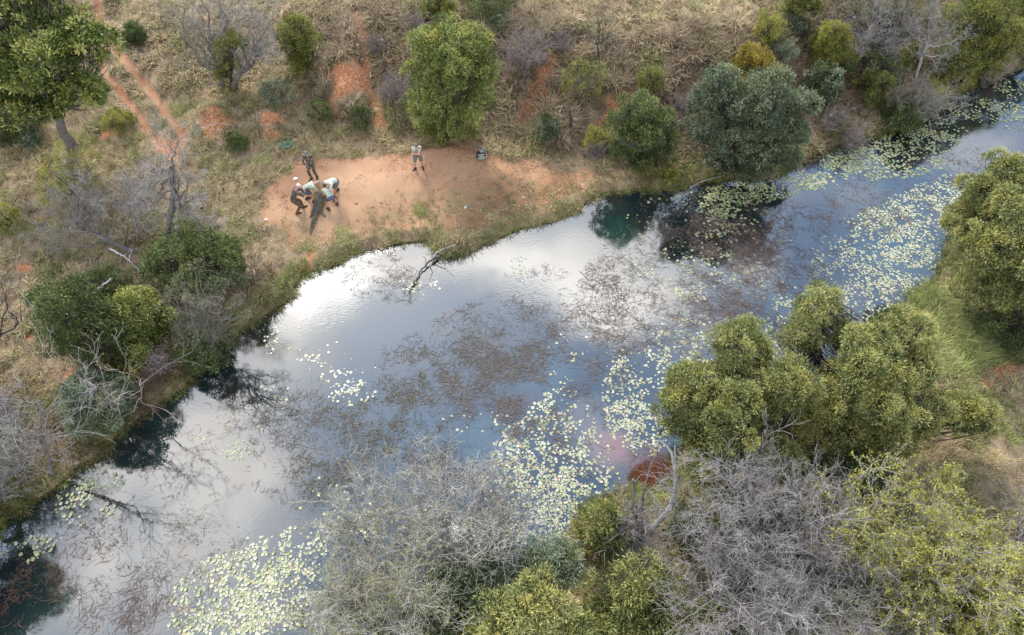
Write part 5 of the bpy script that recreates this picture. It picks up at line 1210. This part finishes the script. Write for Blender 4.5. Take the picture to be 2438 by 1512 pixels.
def ik(a, t, l1, l2, pole):
    a = np.asarray(a, float); t = np.asarray(t, float); d = t - a; D = np.linalg.norm(d); D2 = min(D, (l1 + l2) * .995); u = d / D
    t = a + u * D2; x = (l1 * l1 - l2 * l2 + D2 * D2) / (2 * D2); h = math.sqrt(max(l1 * l1 - x * x, 0))
    p = np.asarray(pole, float); p = p - u * p.dot(u); p /= np.linalg.norm(p) + 1e-9
    return a + u * x + p * h, t
def person(label, at, face, pose, cl, group=None):
    """pose in the person's own frame: +y ahead, +x right.  Keys: hip (y,z), lean, twist, feet [(x,y,z,toe deg)], hands [(x,y,z)], head (pitch, yaw)"""
    g = np.array(at, float); root = empty('person', g, label, 'person', group, rz=face)
    hz = pose['hip'][1]; hy = pose['hip'][0]; le = math.radians(pose.get('lean', 4)); S = pose.get('size', 1.0)
    up = np.array([math.sin(math.radians(pose.get('side', 0))), math.sin(le), math.cos(le)]); up /= np.linalg.norm(up)
    fw = np.array([0, math.cos(le), -math.sin(le)]); X = np.array([1., 0, 0])
    pel = np.array([0, hy, hz]); wst = pel + up * .18; le2 = le + math.radians(pose.get('curl', 8)); up2 = np.array([up[0], math.sin(le2), math.cos(le2)]); up2 /= np.linalg.norm(up2); fw2 = np.array([0, math.cos(le2), -math.sin(le2)])
    che = wst + up2 * .19; nk = che + up2 * .17
    hp, hyw = [math.radians(q) for q in pose.get('head', (10, 0))]
    hd = np.array([math.sin(hyw) * math.sin(hp + .01), math.sin(hp) * math.cos(hyw), math.cos(hp)]); hd /= np.linalg.norm(hd)
    he = nk + up2 * .06 + hd * .15
    hf = np.array([math.sin(hyw) * math.cos(hp), math.cos(hyw) * math.cos(hp), -math.sin(hp)]); hf -= hd * hf.dot(hd); hf /= np.linalg.norm(hf); hs = np.cross(hf, hd)
    HM = np.stack([hs, hf, hd], 1)
    B = [ellip(pel, (.165, .11, .12), rot_to(up, -fw)), ellip(wst, (.145, .105, .14), rot_to(up, -fw)), ellip(che, (.175, .115, .17), rot_to(up2, -fw2)), capsule(nk - up2 * .05, he - hd * .06, .058, .055),
         ellip(he, (.076, .095, .112), HM), ellip(he + hf * .03 - hd * .06, (.055, .06, .055), HM), ellip(he + hf * .098 - hd * .012, (.012, .018, .022), HM),
         ellip(he + hs * .078, (.012, .02, .03), HM), ellip(he - hs * .078, (.012, .02, .03), HM), ellip(he + hf * .092 - hd * .055, (.022, .01, .008), HM)]
    top = []; bot = []; shoe = []; slv = pose.get('sleeve', .8)
    top += [ellip(pel + up * .06, (.172, .122, .11), rot_to(up, -fw)), ellip(wst, (.17, .128, .15), rot_to(up, -fw)), ellip(che, (.197, .135, .185), rot_to(up2, -fw2))]
    bot += [ellip(pel, (.182, .13, .13), rot_to(up, -fw)), ellip(pel + up * .05, (.165, .122, .08), rot_to(up, -fw))]
    for s, hand in zip((-1, 1), pose['hands']):
        sh = nk + X * s * .185 - up2 * .045; pole = np.array([s * .6, -.5, -.3]) if pose.get('elbow') is None else np.array([s * pose['elbow'][0], pose['elbow'][1], pose['elbow'][2]])
        el, wr = ik(sh, hand, .29, .25, pole)
        B += [capsule(nk + X * s * .05 - up2 * .05, sh, .06, .058), capsule(sh, el, .052, .040), capsule(el, wr, .042, .027)]
        top += [capsule(nk + X * s * .04 - up2 * .06, sh, .075, .07), capsule(sh, sh + (el - sh) * min(slv, 1), .066, .060)]
        if slv > 1: top += [capsule(el, el + (wr - el) * (slv - 1), .056, .045)]
        fd = unit((wr - el)[None])[0]; side = unit(np.cross(fd, [0, 0, 1.] if abs(fd[2]) < .9 else [0, 1., 0])[None])[0]; nn = np.cross(side, fd)
        palm = wr + fd * .045
        B.append(ellip(palm, (.04, .017, .05), np.stack([side, nn, fd], 1)))
        for q, (o_, ln) in enumerate(((-.03, .062), (-.01, .074), (.01, .070), (.03, .056))):
            k0 = wr + fd * .08 + side * o_; k1 = k0 + unit((fd + nn * .35)[None])[0] * ln * .5; k2 = k1 + unit((fd * .5 + nn)[None])[0] * ln * .5
            B += [capsule(k0 - fd * .02, k1, .0095, .009, 8), capsule(k1, k2, .009, .008, 8)]
        t0 = wr + fd * .03 - side * .03 * s; t1 = t0 + unit((fd * .6 - side * s + nn * .3)[None])[0] * .04
        B += [capsule(t0, t1, .012, .010, 8), capsule(t1, t1 + fd * .03 + nn * .012, .010, .009, 8)]
    for s, (fx_, fy_, fz_, toe) in zip((-1, 1), pose['feet']):
        hip = pel + X * s * .095 - up * .02; an = np.array([fx_, fy_, fz_ + .085]); kn, an = ik(hip, an, .44, .43, [s * .15, 1, .1])
        B += [capsule(hip, kn, .088, .058, fy=1.05), capsule(kn, an, .058, .038), ellip(kn * .62 + an * .38 - np.array([0, .02, 0]), (.05, .052, .1), rot_to(an - kn))]
        td = np.array([math.sin(math.radians(toe)) * 1.0, math.cos(math.radians(toe)), pose.get('toez', -.05)])
        B += [capsule(an - td * .04 - [0, 0, .035], an + td * .15 - [0, 0, .05], .042, .034, fx=1.0)]
        shoe += [capsule(an - td * .05 - [0, 0, .045], an + td * .17 - [0, 0, .055], .056, .048), capsule(an - [0, 0, .05], an + (kn - an) * .16, .056, .054)]
        if cl.get('long'): bot += [capsule(hip, kn, .105, .075), capsule(kn, an + (kn - an) * .08, .075, .06)]
        else: bot += [capsule(hip, hip + (kn - hip) * .72, .107, .092)]
    solid('body', B, cl.get('skin', SKIN), root, .007, 2)
    solid('shirt', top, cl['top'], root, .011, 3); solid('trousers' if cl.get('long') else 'shorts', bot, cl['bottom'], root, .011, 2)
    solid('shoes', shoe, M_SHOE, root, .011, 2)
    if cl.get('cap') is not None:
        c0 = he + hd * .045 - hf * .008
        P_ = [ellip(c0, (.088, .105, .085), HM), ellip(c0 + hf * .10 - hd * .012, (.07, .06, .014), HM)]
        if cl.get('brim'): P_.append(ellip(c0 - hd * .005, (.16, .17, .014), HM))
        solid('hat' if cl.get('brim') else 'cap', P_, cl['cap'], root, .009, 2)
    if cl.get('hair') is not None:
        solid('hair', [ellip(he - hf * .018 + hd * .02, (.083, .09, .10), HM)], cl['hair'], root, .009, 2)
    M = root.matrix_basis if False else Matrix.Translation(Vector([float(q) for q in g])) @ Matrix.Rotation(face, 4, 'Z')
    return root, M, dict(he=he, che=che, fw=fw2, up=up2, nk=nk)
def C2(X_, Y_):      # point in the enlarged crop of the men and the crocodile
    return G((690 + X_ / 6.576) * .978, (360 + Y_ / 6.576) * .978)
def facing(a, b): d = b - a; return math.atan2(-d[0], d[1])
def to_local(at, face, p):
    d = np.asarray(p, float) - np.asarray(at, float); c, s = math.cos(-face), math.sin(-face)
    return (d[0] * c - d[1] * s, d[0] * s + d[1] * c, d[2])

# ------------------------------------------------------------------ crocodile
spine_px = [(430, 1410), (440, 1350), (455, 1290), (475, 1230), (498, 1170), (515, 1110), (530, 1050), (548, 985), (568, 920), (590, 860), (612, 805), (632, 765), (655, 725), (672, 695), (694, 672), (712, 650)]
sp = np.array([C2(*q) for q in spine_px])
croot = empty('crocodile', (sp[8] * [1, 1, 1]), 'large dark crocodile lying on the orange sand with its tail toward the river', 'crocodile')
prof = [  # half width, height
    (.012, .03), (.06, .14), (.08, .17), (.10, .19), (.12, .21), (.14, .21), (.19, .25), (.24, .29), (.28, .32), (.28, .33), (.24, .29), (.18, .25), (.16, .21), (.16, .19), (.10, .12), (.07, .08)]
K = 90; s = np.linspace(0, len(sp) - 1, K)
def smooth_interp(A):
    A = np.asarray(A, float); i = np.clip(s.astype(int), 0, len(A) - 2); f = s - i; Ap = np.vstack([2 * A[0] - A[1], A, 2 * A[-1] - A[-2]])
    p0, p1, p2, p3 = Ap[i], Ap[i + 1], Ap[i + 2], Ap[i + 3]; f = f[:, None]
    return .5 * (2 * p1 + (p2 - p0) * f + (2 * p0 - 5 * p1 + 4 * p2 - p3) * f * f + (3 * p1 - p0 - 3 * p2 + p3) * f ** 3)
prof = [(a_ * .88, b_) for a_, b_ in prof]
SC = smooth_interp(sp) - np.array(croot.location); PR = smooth_interp(np.array(prof))
T = np.gradient(SC, axis=0); T[:, 2] = 0; T = unit(T); Sd = np.stack([T[:, 1], -T[:, 0], 0 * T[:, 0]], 1)
ns = 20; an = np.arange(ns) * 2 * np.pi / ns
cx = np.cos(an); sy = np.sin(an); sy2 = np.where(sy > 0, sy ** .85 if False else np.sign(sy) * np.abs(sy) ** .8, sy * .25)
R3 = SC[:, None] + Sd[:, None] * (cx[None, :, None] * PR[:, 0][:, None, None])
R3[..., 2] += PR[:, 1][:, None] * (.22 + .78 * np.maximum(sy2, -.25)[None])
Vb = R3.reshape(-1, 3); i = np.arange(K * ns).reshape(K, ns); j = np.roll(i, -1, 1)
Fb = np.stack([i[:-1], j[:-1], j[1:], i[1:]], -1).reshape(-1, 4)
cap0 = np.array([[i[0][q], i[0][0], i[0][q + 1]] for q in range(1, ns - 1)]); cap1 = np.array([[i[-1][0], i[-1][q], i[-1][q + 1]] for q in range(1, ns - 1)])
CP = [(Vb, Fb, np.concatenate([cap0, cap1]))]
for k in range(6, 76, 2):            # rows of raised scutes
    w, h_ = PR[k]; z = SC[k] + [0, 0, h_ * .99]
    cols = (-.55, -.28, 0, .28, .55) if k > 34 else ((-.3, .3) if k > 20 else (0,))
    for c_ in cols:
        p = z + Sd[k] * w * c_ - np.array([0, 0, h_ * .18 * c_ * c_ * 2])
        hh = .022 if k > 34 else .045
        CP.append(ellip(p, (.02, .035, hh), np.stack([Sd[k], T[k], [0, 0, 1.]], 1), 6))
L0 = np.array(croot.location)
def cl_(X_, Y_, z): return C2(X_, Y_) + [0, 0, z] - L0
for pts, rr in (([cl_(530, 1010, .16), cl_(478, 1035, .12), cl_(462, 1075, .06), cl_(440, 1105, .03)], (.10, .065, .05, .04)),
                ([cl_(560, 985, .16), cl_(605, 1020, .13), cl_(612, 1070, .07), cl_(650, 1092, .03)], (.10, .07, .05, .04)),
                ([cl_(600, 830, .16), cl_(560, 812, .12), cl_(545, 785, .07), cl_(528, 752, .03)], (.085, .055, .045, .04)),
                ([cl_(625, 830, .16), cl_(662, 850, .12), cl_(668, 880, .06), cl_(690, 900, .03)], (.085, .055, .045, .035))):
    for a_, b_, r1, r2 in zip(pts[:-1], pts[1:], rr[:-1], rr[1:]): CP.append(capsule(a_, b_, r1, r2, 10))
    d_ = unit((pts[-1] - pts[-2])[None])[0]; sd_ = np.array([-d_[1], d_[0], 0])
    for q in (-.05, -.02, .015, .045): CP.append(capsule(pts[-1], pts[-1] + d_ * .10 + sd_ * q * 1.6 - [0, 0, .012], .02, .01, 8))
for sgn in (-1, 1): CP.append(ellip(SC[79] + Sd[79] * .07 * sgn + [0, 0, PR[79][1] * .95], (.03, .035, .03), None, 8))
CP.append(ellip(SC[-1] + [0, 0, .075], (.035, .035, .02), None, 8))
MC, n = newmat('crocodile_hide')
pos = n('ShaderNodeTexCoord').outputs['Object']; z_ = n('ShaderNodeSeparateXYZ', {0: pos}).outputs[2]
top_ = n.ramp(n.noise(pos, 9, 4, .6), [(.3, (.04, .036, .028)), (.55, (.085, .078, .06)), (.75, (.15, .14, .11))])
flank = n.ramp(n.noise(pos, 13, 2, .5), [(.42, (.045, .035, .02)), (.5, (.20, .16, .08)), (.65, (.30, .24, .12))])
nzz = n('ShaderNodeSeparateXYZ', {0: n('ShaderNodeNewGeometry').outputs[1]}).outputs[2]
zf = n('ShaderNodeMapRange', {0: n.math('ADD', nzz, n.math('MULTIPLY', n.noise(pos, 6, 2, .5), .3)), 1: .55, 2: .85}).outputs[0]
vor = n('ShaderNodeTexVoronoi', {'Scale': 26.0}); n.t.links.new(pos, vor.inputs['Vector'])
finish(n, n.mix(zf, flank, top_), .5, .45, vor.outputs[0], .8, .02)
solid('body', CP, MC, croot, .016, 1)

# ------------------------------------------------------------------ the men
neck_c = C2(640, 770) + [0, 0, .3]; head_c = C2(680, 700) + [0, 0, .25]
# camouflaged ranger standing with a rifle
p1 = C2(495, 478); f1 = math.pi - .1
r1, M1, J1 = person('person in dark camouflage jacket and trousers standing apart holding a rifle', p1, f1,
                    dict(hip=(0, .93), lean=0, feet=[(-.13, -.03, 0, -12), (.12, .10, 0, 18)], hands=[(-.02, .34, 1.18), (.16, .30, 1.08)], head=(20, 0), sleeve=1.9), dict(top=CAMO, bottom=CAMO, long=1, cap=M_CAPG))
def gun():
    o0 = M1 @ Vector((0.05, .36, 1.19)); g_ = empty('rifle', o0, 'rifle with reddish wooden stock held across the camouflaged person', 'rifle', rz=f1)
    solid('stock', [capsule((.30, 0, -.03), (.52, -.02, -.05), .03, .045, fx=.6), capsule((.12, 0, 0), (.32, 0, -.03), .026, .026)], M_WOOD, g_, .008, 1)
    solid('barrel', [capsule((-.50, 0, .04), (.16, 0, .005), .012, .02), capsule((-.12, 0, .06), (.10, 0, .05), .022, .022)], M_STEEL, g_, .008, 1)
gun()
# man in pale shirt bending from the left
p2 = C2(440, 845); f2 = facing(p2, C2(600, 790))
person('person in pale green shirt and purplish shorts bending over from left of the crocodile', p2, f2,
       dict(hip=(-.18, .80), lean=62, curl=16, feet=[(-.16, -.14, 0, -8), (.16, .12, 0, 12)], hands=[(-.08, .66, .42), (.2, .62, .38)], head=(85, 0), elbow=(.4, -.2, .2)), dict(top=M_SHIRT, bottom=M_SHORT, hair=HAIRG, skin=SKIN_R))
# man behind, back to the right
p3 = C2(885, 722); f3 = facing(p3, C2(770, 860))
person('person in white shirt bending deep with head down behind the crocodile head', p3, f3,
       dict(hip=(.02, .84), lean=52, curl=20, feet=[(-.12, .42, 0, -8), (.14, -.12, 0, 12)], hands=[(-.12, 1.0, .40), (.16, .92, .38)], head=(80, 0), elbow=(.4, -.2, .2)), dict(top=M_SHIRTW, bottom=M_SHORTG, hair=HAIR, skin=SKIN_R))
# man at the head, back to the camera
p4 = C2(800, 962); f4 = facing(p4, C2(675, 740))
person('person in pale green shirt and dark blue grey shorts crouched over the crocodile head', p4, f4,
       dict(hip=(-.05, .72), lean=58, curl=16, feet=[(-.24, -.04, 0, -14), (.24, .08, 0, 12)], hands=[(-.15, .66, .34), (.12, .70, .36)], head=(60, -10), elbow=(.5, -.1, .2)), dict(top=M_SHIRT, bottom=M_SHORT, cap=M_CAPG, skin=SKIN_R))
# photographer on the left
p5 = C2(258, 1012); f5 = facing(p5, C2(520, 900))
r5, M5, J5 = person('person in brown camouflage jacket and white cap leaning in with a camera', p5, f5,
                    dict(hip=(-.12, .84), lean=24, curl=14, feet=[(-.10, .24, 0, -6), (.12, -.16, 0, 10)], hands=[(-.05, .50, 1.12), (.09, .50, 1.12)], head=(42, 0), sleeve=1.8, side=-4), dict(top=CAMO2, bottom=M_TROU, long=1, cap=M_CAPW))
def camera_thing():
    g_ = empty('camera', M5 @ Vector((.02, .56, 1.15)), 'black camera held by the person in the white cap', 'camera', rz=f5)
    mesh_box('camera_body', (0, 0, 0), (.07, .035, .05), M_BLACK, g_, .008); solid('lens', [capsule((0, .04, 0), (0, .13, -.01), .036, .038)], M_BLACK, g_, .007, 1)
def mesh_box(name, c, h, mat, parent, bev=.01, M=None):
    bm = bmesh.new(); bmesh.ops.create_cube(bm, size=2)
    for v in bm.verts: v.co = Vector((c[0] + v.co.x * h[0], c[1] + v.co.y * h[1], c[2] + v.co.z * h[2]))
    if bev: bmesh.ops.bevel(bm, geom=bm.edges[:], offset=bev, segments=2, affect='EDGES')
    me = bpy.data.meshes.new(name); bm.to_mesh(me); bm.free(); me.materials.append(mat)
    return link(bpy.data.objects.new(name, me), parent)
camera_thing()
# man standing with folded arms
p6 = G(1020 * .978, 409 * .978); f6 = math.pi + .12
person('person in patterned khaki shirt and grey shorts standing with folded arms under the tree', p6, f6,
       dict(hip=(0, .92), lean=6, feet=[(-.18, .02, 0, -10), (.20, .06, 0, 38)], hands=[(.14, .30, 1.20), (-.12, .34, 1.16)], head=(32, 0), elbow=(1, .1, -.6)), dict(top=M_VEST, bottom=M_SHORTG, cap=M_CAPGR))

# ------------------------------------------------------------------ gear
def backpack():
    c = G(1171 * .978, 386 * .978); M_BP = plain('backpack_olive', (.26, .27, .20), .8, .2, (14, .7)); M_NV = plain('backpack_navy', (.02, .025, .04), .7); M_GY = plain('pouch_grey', (.22, .24, .27), .7); M_ST = plain('strap_beige', (.48, .42, .32), .8)
    r = empty('backpack', c, 'dark backpack with olive front pocket lying at the edge of the clearing', 'backpack', rz=.2)
    solid('bag', [ellip((0, .03, .17), (.25, .24, .17)), ellip((0, .16, .2), (.2, .17, .15))], M_NV, r, .015, 3)
    solid('pocket', [ellip((0, -.16, .17), (.2, .12, .14)), ellip((.0, -.12, .2), (.17, .12, .13))], M_BP, r, .012, 3)
    solid('pouch', [ellip((.06, .17, .33), (.12, .12, .07))], M_GY, r, .012, 2)
    for a_, b_, c_ in (((-.24, .05, .25), (-.30, .18, .1), (-.42, .22, .02)), ((.22, -.18, .12), (.29, .02, .2), (.24, .28, .1)), ((-.17, -.08, .32), (0, -.09, .35), (.17, -.07, .31))):
        solid('strap', [capsule(a_, b_, .018, .018, 8), capsule(b_, c_, .018, .018, 8)], M_ST, r, .01, 1)
backpack()
def tripod():
    a = G(1091 * .978, 372 * .978); b = G(1117 * .978, 367 * .978); c = G(1103 * .978, 352 * .978); cen = (a + b + c) / 3; cen[2] = hgt(cen[0], cen[1])
    M_LEG = plain('tripod_leg_dark_red', (.13, .045, .035), .5, .4); M_WH = plain('white_plastic', (.8, .8, .8), .4, .4)
    r = empty('tripod', cen, 'dark tripod with a small white device on top below the tall tree', 'tripod'); ap = np.array([0, 0, 1.05])
    for q in (a, b, c): solid('leg', [capsule(ap, q - cen, .017, .012, 8)], M_LEG, r, .009, 0)
    solid('centre_column', [capsule((0, 0, 1.0), (0, 0, 1.25), .018, .018, 8), ellip((0, 0, 1.05), (.045, .045, .05))], M_BLACK, r, .009, 0)
    solid('device', [ellip((0, 0, 1.30), (.055, .055, .05)), capsule((0, 0, 1.3), (0, 0, 1.52), .022, .016, 8)], M_WH, r, .009, 1)
tripod()
def rope():
    M_R = plain('rope_teal', (.16, .38, .31), .6); M_R2 = plain('rope_pale_green', (.28, .42, .28), .7)
    def crv(pts, lift=.3):
        P_ = np.array([G((600 + x / 3.75) * .978, (320 + y / 3.75) * .978) for x, y in pts]); P_[:, 2] += lift
        s_ = np.linspace(0, len(P_) - 1, len(P_) * 8); i_ = np.minimum(s_.astype(int), len(P_) - 2); f_ = (s_ - i_)[:, None]; Ap = np.vstack([P_[0], P_, P_[-1]])
        p0, p1, p2, p3 = Ap[i_], Ap[i_ + 1], Ap[i_ + 2], Ap[i_ + 3]
        q = .5 * (2 * p1 + (p2 - p0) * f_ + (2 * p0 - 5 * p1 + 4 * p2 - p3) * f_ ** 2 + (3 * p1 - p0 - 3 * p2 + p3) * f_ ** 3)
        q[:, 2] += rng.normal(0, .02, len(q)); return tubes(q[None], np.full((1, len(q)), .009), 5)
    coil = [(350 + 38 * math.cos(t) + t * 2.2, 168 - 22 * math.sin(t) - t * 1.2 + 6 * math.sin(2.3 * t)) for t in np.linspace(0, 20, 46)]
    V, F = crv(coil, .26); c0 = V.mean(0)
    o = mesh('rope', V, F, M_R, None, True, origin=c0); o.location = c0; tag(o, 'coil of teal rope tangled in the straw grass above the clearing', 'rope')
    V, F = crv([(60, 330), (110, 280), (150, 235), (215, 195), (250, 180), (280, 185), (300, 150), (330, 130), (380, 125), (400, 100), (380, 80), (410, 95), (430, 130), (440, 190)], .22); c0 = V.mean(0)
    o = mesh('rope', V, F, M_R2, None, True, origin=c0); o.location = c0; tag(o, 'loose pale green rope trailing left through the grass from the teal coil', 'rope')
rope()
def lid():
    c = G(719.5 * .978, 436 * .978) + [0, 0, .03]
    o = solid('plastic_lid', [ellip((0, 0, 0), (.11, .10, .03)), ellip((0, 0, .02), (.07, .07, .025))], plain('lid_white', (.75, .76, .8), .4, .4), None, .01, 1); o.location = c
    tag(o, 'small white round lid lying on the sand left of the standing camouflaged person', 'lid')
lid()
# stones
M_ST1 = barkmat('stone_tan', (.40, .28, .19), (.58, .45, .33), 9); M_ST2 = barkmat('stone_red', (.34, .14, .07), (.50, .25, .14), 9); M_ST3 = barkmat('stone_pale', (.5, .46, .42), (.7, .66, .6), 9)
def stone(u, v, r, mat, label, group=None):
    rr = np.random.default_rng(int(u * 7 + v)); c = G(u, v)
    bm = bmesh.new(); bmesh.ops.create_icosphere(bm, subdivisions=3, radius=1)
    f = [rr.uniform(.7, 1.2), rr.uniform(.6, .9), rr.uniform(.4, .6)]
    for vv in bm.verts:
        k = 1 + .35 * (float(vnoise(vv.co.x + u, vv.co.y + v, vv.co.z + 3, 1.6)) - .5) + .12 * (float(vnoise(vv.co.x + u, vv.co.y, vv.co.z + 3, 5)) - .5)
        vv.co = Vector((vv.co.x * f[0] * r * k, vv.co.y * f[1] * r * k, vv.co.z * f[2] * r * k))
    me = bpy.data.meshes.new('stone'); bm.to_mesh(me); bm.free(); me.materials.append(mat)
    o = link(bpy.data.objects.new('stone', me)); o.location = [float(q) for q in c + [0, 0, r * .15]]; tag(o, label, 'stone', group)
for a_ in [(182, 1100, .14, M_ST1, 'tan boulder half buried in brown grass on the lower left bank'), (1108, 494, .10, M_ST3, 'pale stone on the green patch of the clearing, right of the men'),
           (848, 484, .09, M_ST2, 'dull red flat stone on the sand right of the crocodile'), (633, 524, .10, M_ST3, 'whitish stone in the grass left of the crocodile tail'),
           (1290, 292, .16, M_ST1, 'flat tan rock on the tussock slope left of the small blue green bush'), (873, 128, .09, M_ST3, 'pale stone on the upper part of the red footpath'),
           (882, 220, .08, M_ST3, 'pale stone on the middle of the red footpath'), (896, 260, .09, M_ST3, 'pale stone on the lower part of the red footpath'),
           (1330, 118, .10, M_ST3, 'white stone at the top of the red gully'), (1310, 200, .10, M_ST1, 'tan rock halfway down the red gully'), (1290, 225, .12, M_ST2, 'reddish rock low in the red gully'),
           (1190, 260, .2, M_ST1, 'tan rock at the right foot of the tall dense clearing tree'), (705, 388, .1, M_ST2, 'reddish stone in the grass edge left of the rifle'),
           (1915, 92, .1, M_ST1, 'pale stone on the short red path near the top right'), (645, 575, .08, M_ST1, 'tan stone in straw grass below left of the clearing'), (1245, 470, .06, M_ST3, 'small pale stone at the right part of the clearing')]:
    stone(*a_)
# dead wood
def dead(name, label, cat, pts, rad, bm, twigs=0, zoff=.05, seed=0, fallback=None):
    r = np.random.default_rng(2000 + seed)
    P_ = []
    for q in pts:
        u, v = q[:2]; dz = q[2] if len(q) > 2 else zoff
        g_ = G(u, v) if not (len(q) > 3) else W(u, v, 0)
        if g_[2] < 0: g_ = W(u, v, 0)
        P_.append(g_ + [0, 0, dz])
    P_ = np.array(P_); K_ = len(P_) * 4; s_ = np.linspace(0, len(P_) - 1, K_); i_ = np.minimum(s_.astype(int), len(P_) - 2); f_ = (s_ - i_)[:, None]
    q = P_[i_] * (1 - f_) + P_[i_ + 1] * f_; q[1:-1] += r.normal(0, rad * .35, (K_ - 2, 3))
    V, F = tubes(q[None], np.linspace(rad, rad * .3, K_)[None], 7); root = empty(name, P_[0], label, cat)
    mesh('trunk', V, F, bm, root, True, origin=P_[0])
    if twigs:
        st = q[r.integers(K_ // 4, K_, twigs)]; en = st + r.normal(size=(twigs, 3)) * [.5, .5, .12] + [0, 0, .12]
        V, F = tubes(curve(st, en, 6, .2, r), np.linspace(rad * .4, .008, 6)[None] * np.ones((twigs, 1)), 4); mesh('branches', V, F, bm, root, True, origin=P_[0])
dead('driftwood', 'dark crooked driftwood branch running from the reeds into the river', 'driftwood', [(1075, 598, .22), (1040, 615, .2), (1020, 632, .16), (1003, 645, .12), (995, 662, .08), (985, 683, .04), (972, 700, 0)], .05, B_DARK, 5, seed=1)
dead('driftwood', 'pale weathered log lying on the reed clump above the dark driftwood', 'driftwood', [(1085, 592, .3), (1060, 600, .28), (1036, 612, .25), (1022, 628, .16)], .055, B_PALE, 2, seed=2)
dead('fallen_log', 'long grey fallen log on the slope beneath the slender lone tree', 'log', [(1352, 102, .15), (1372, 122, .14), (1400, 150, .12), (1425, 172, .12), (1450, 192, .12), (1482, 208, .12)], .07, B_GREY, 3, seed=3)
dead('fallen_branch', 'bleached stick at the top edge left of the slim sapling', 'branch', [(885, 5, .2), (905, 3, .2), (925, 5, .2), (940, 10, .2)], .05, B_PALE, 2, seed=4)
dead('fallen_branch', 'bleached stick beside the half fallen tree trunk', 'branch', [(258, 590, .5), (275, 583, .55), (290, 581, .5)], .05, B_PALE, 2, seed=5)
dead('fallen_branch', 'bleached branch on top of the dark bushes, upper one', 'branch', [(300, 648, 1.6), (320, 662, 1.7), (340, 672, 1.6), (362, 690, 1.3)], .045, B_PALE, 3, seed=6)
dead('fallen_branch', 'bleached branch on top of the dark bushes, lower one', 'branch', [(318, 735, 2.1), (300, 750, 2.1), (280, 762, 2.0), (262, 775, 1.9)], .045, B_PALE, 3, seed=7)
dead('fallen_branch', 'pale curved stick over the water edge left of the largest blue green tree', 'branch', [(1640, 452, .12), (1665, 440, .2), (1690, 434, .25), (1715, 430, .3), (1740, 420, .4)], .025, B_PALE, 0, seed=8)
dead('fallen_branch', 'short pale stick in the brown grass at the lower left bank', 'branch', [(30, 1195, .45), (48, 1192, .5), (70, 1190, .4)], .03, B_PALE, 0, seed=9)
dead('fallen_branch', 'pale crooked stick in front of the sage green spreading bush', 'branch', [(250, 985, .6), (262, 975, .8), (276, 980, .7), (290, 985, .5)], .035, B_PALE, 1, seed=10)
dead('fallen_branch', 'forked dead stick rising from the sand left of the tripod', 'branch', [(1059 * .978, 342 * .978, .05), (1059 * .978, 338 * .978, .9), (1059 * .978, 330 * .978, 1.5)], .03, B_DARK, 1, seed=11)
dead('fallen_branch', 'thin brown stick lying on the sand left of the crouching photographer', 'branch', [(668, 472, .03), (678, 468, .04), (690, 464, .03)], .015, B_BROWN, 0, seed=12)
dead('fallen_limb', 'dark low limb of dead wood under the right central tree', 'branch', [(2060, 1055, .5), (2120, 1040, 1.0), (2190, 1032, 1.4), (2260, 1028, 1.7), (2300, 1030, 1.9)], .10, B_DARK, 9, seed=13)
dead('driftwood', 'dark drowned branch standing in the lily pads at the top right', 'driftwood', [(2385, 262, -.1, 1), (2395, 250, .5, 1), (2410, 240, .9, 1)], .06, B_DARK, 4, seed=14)
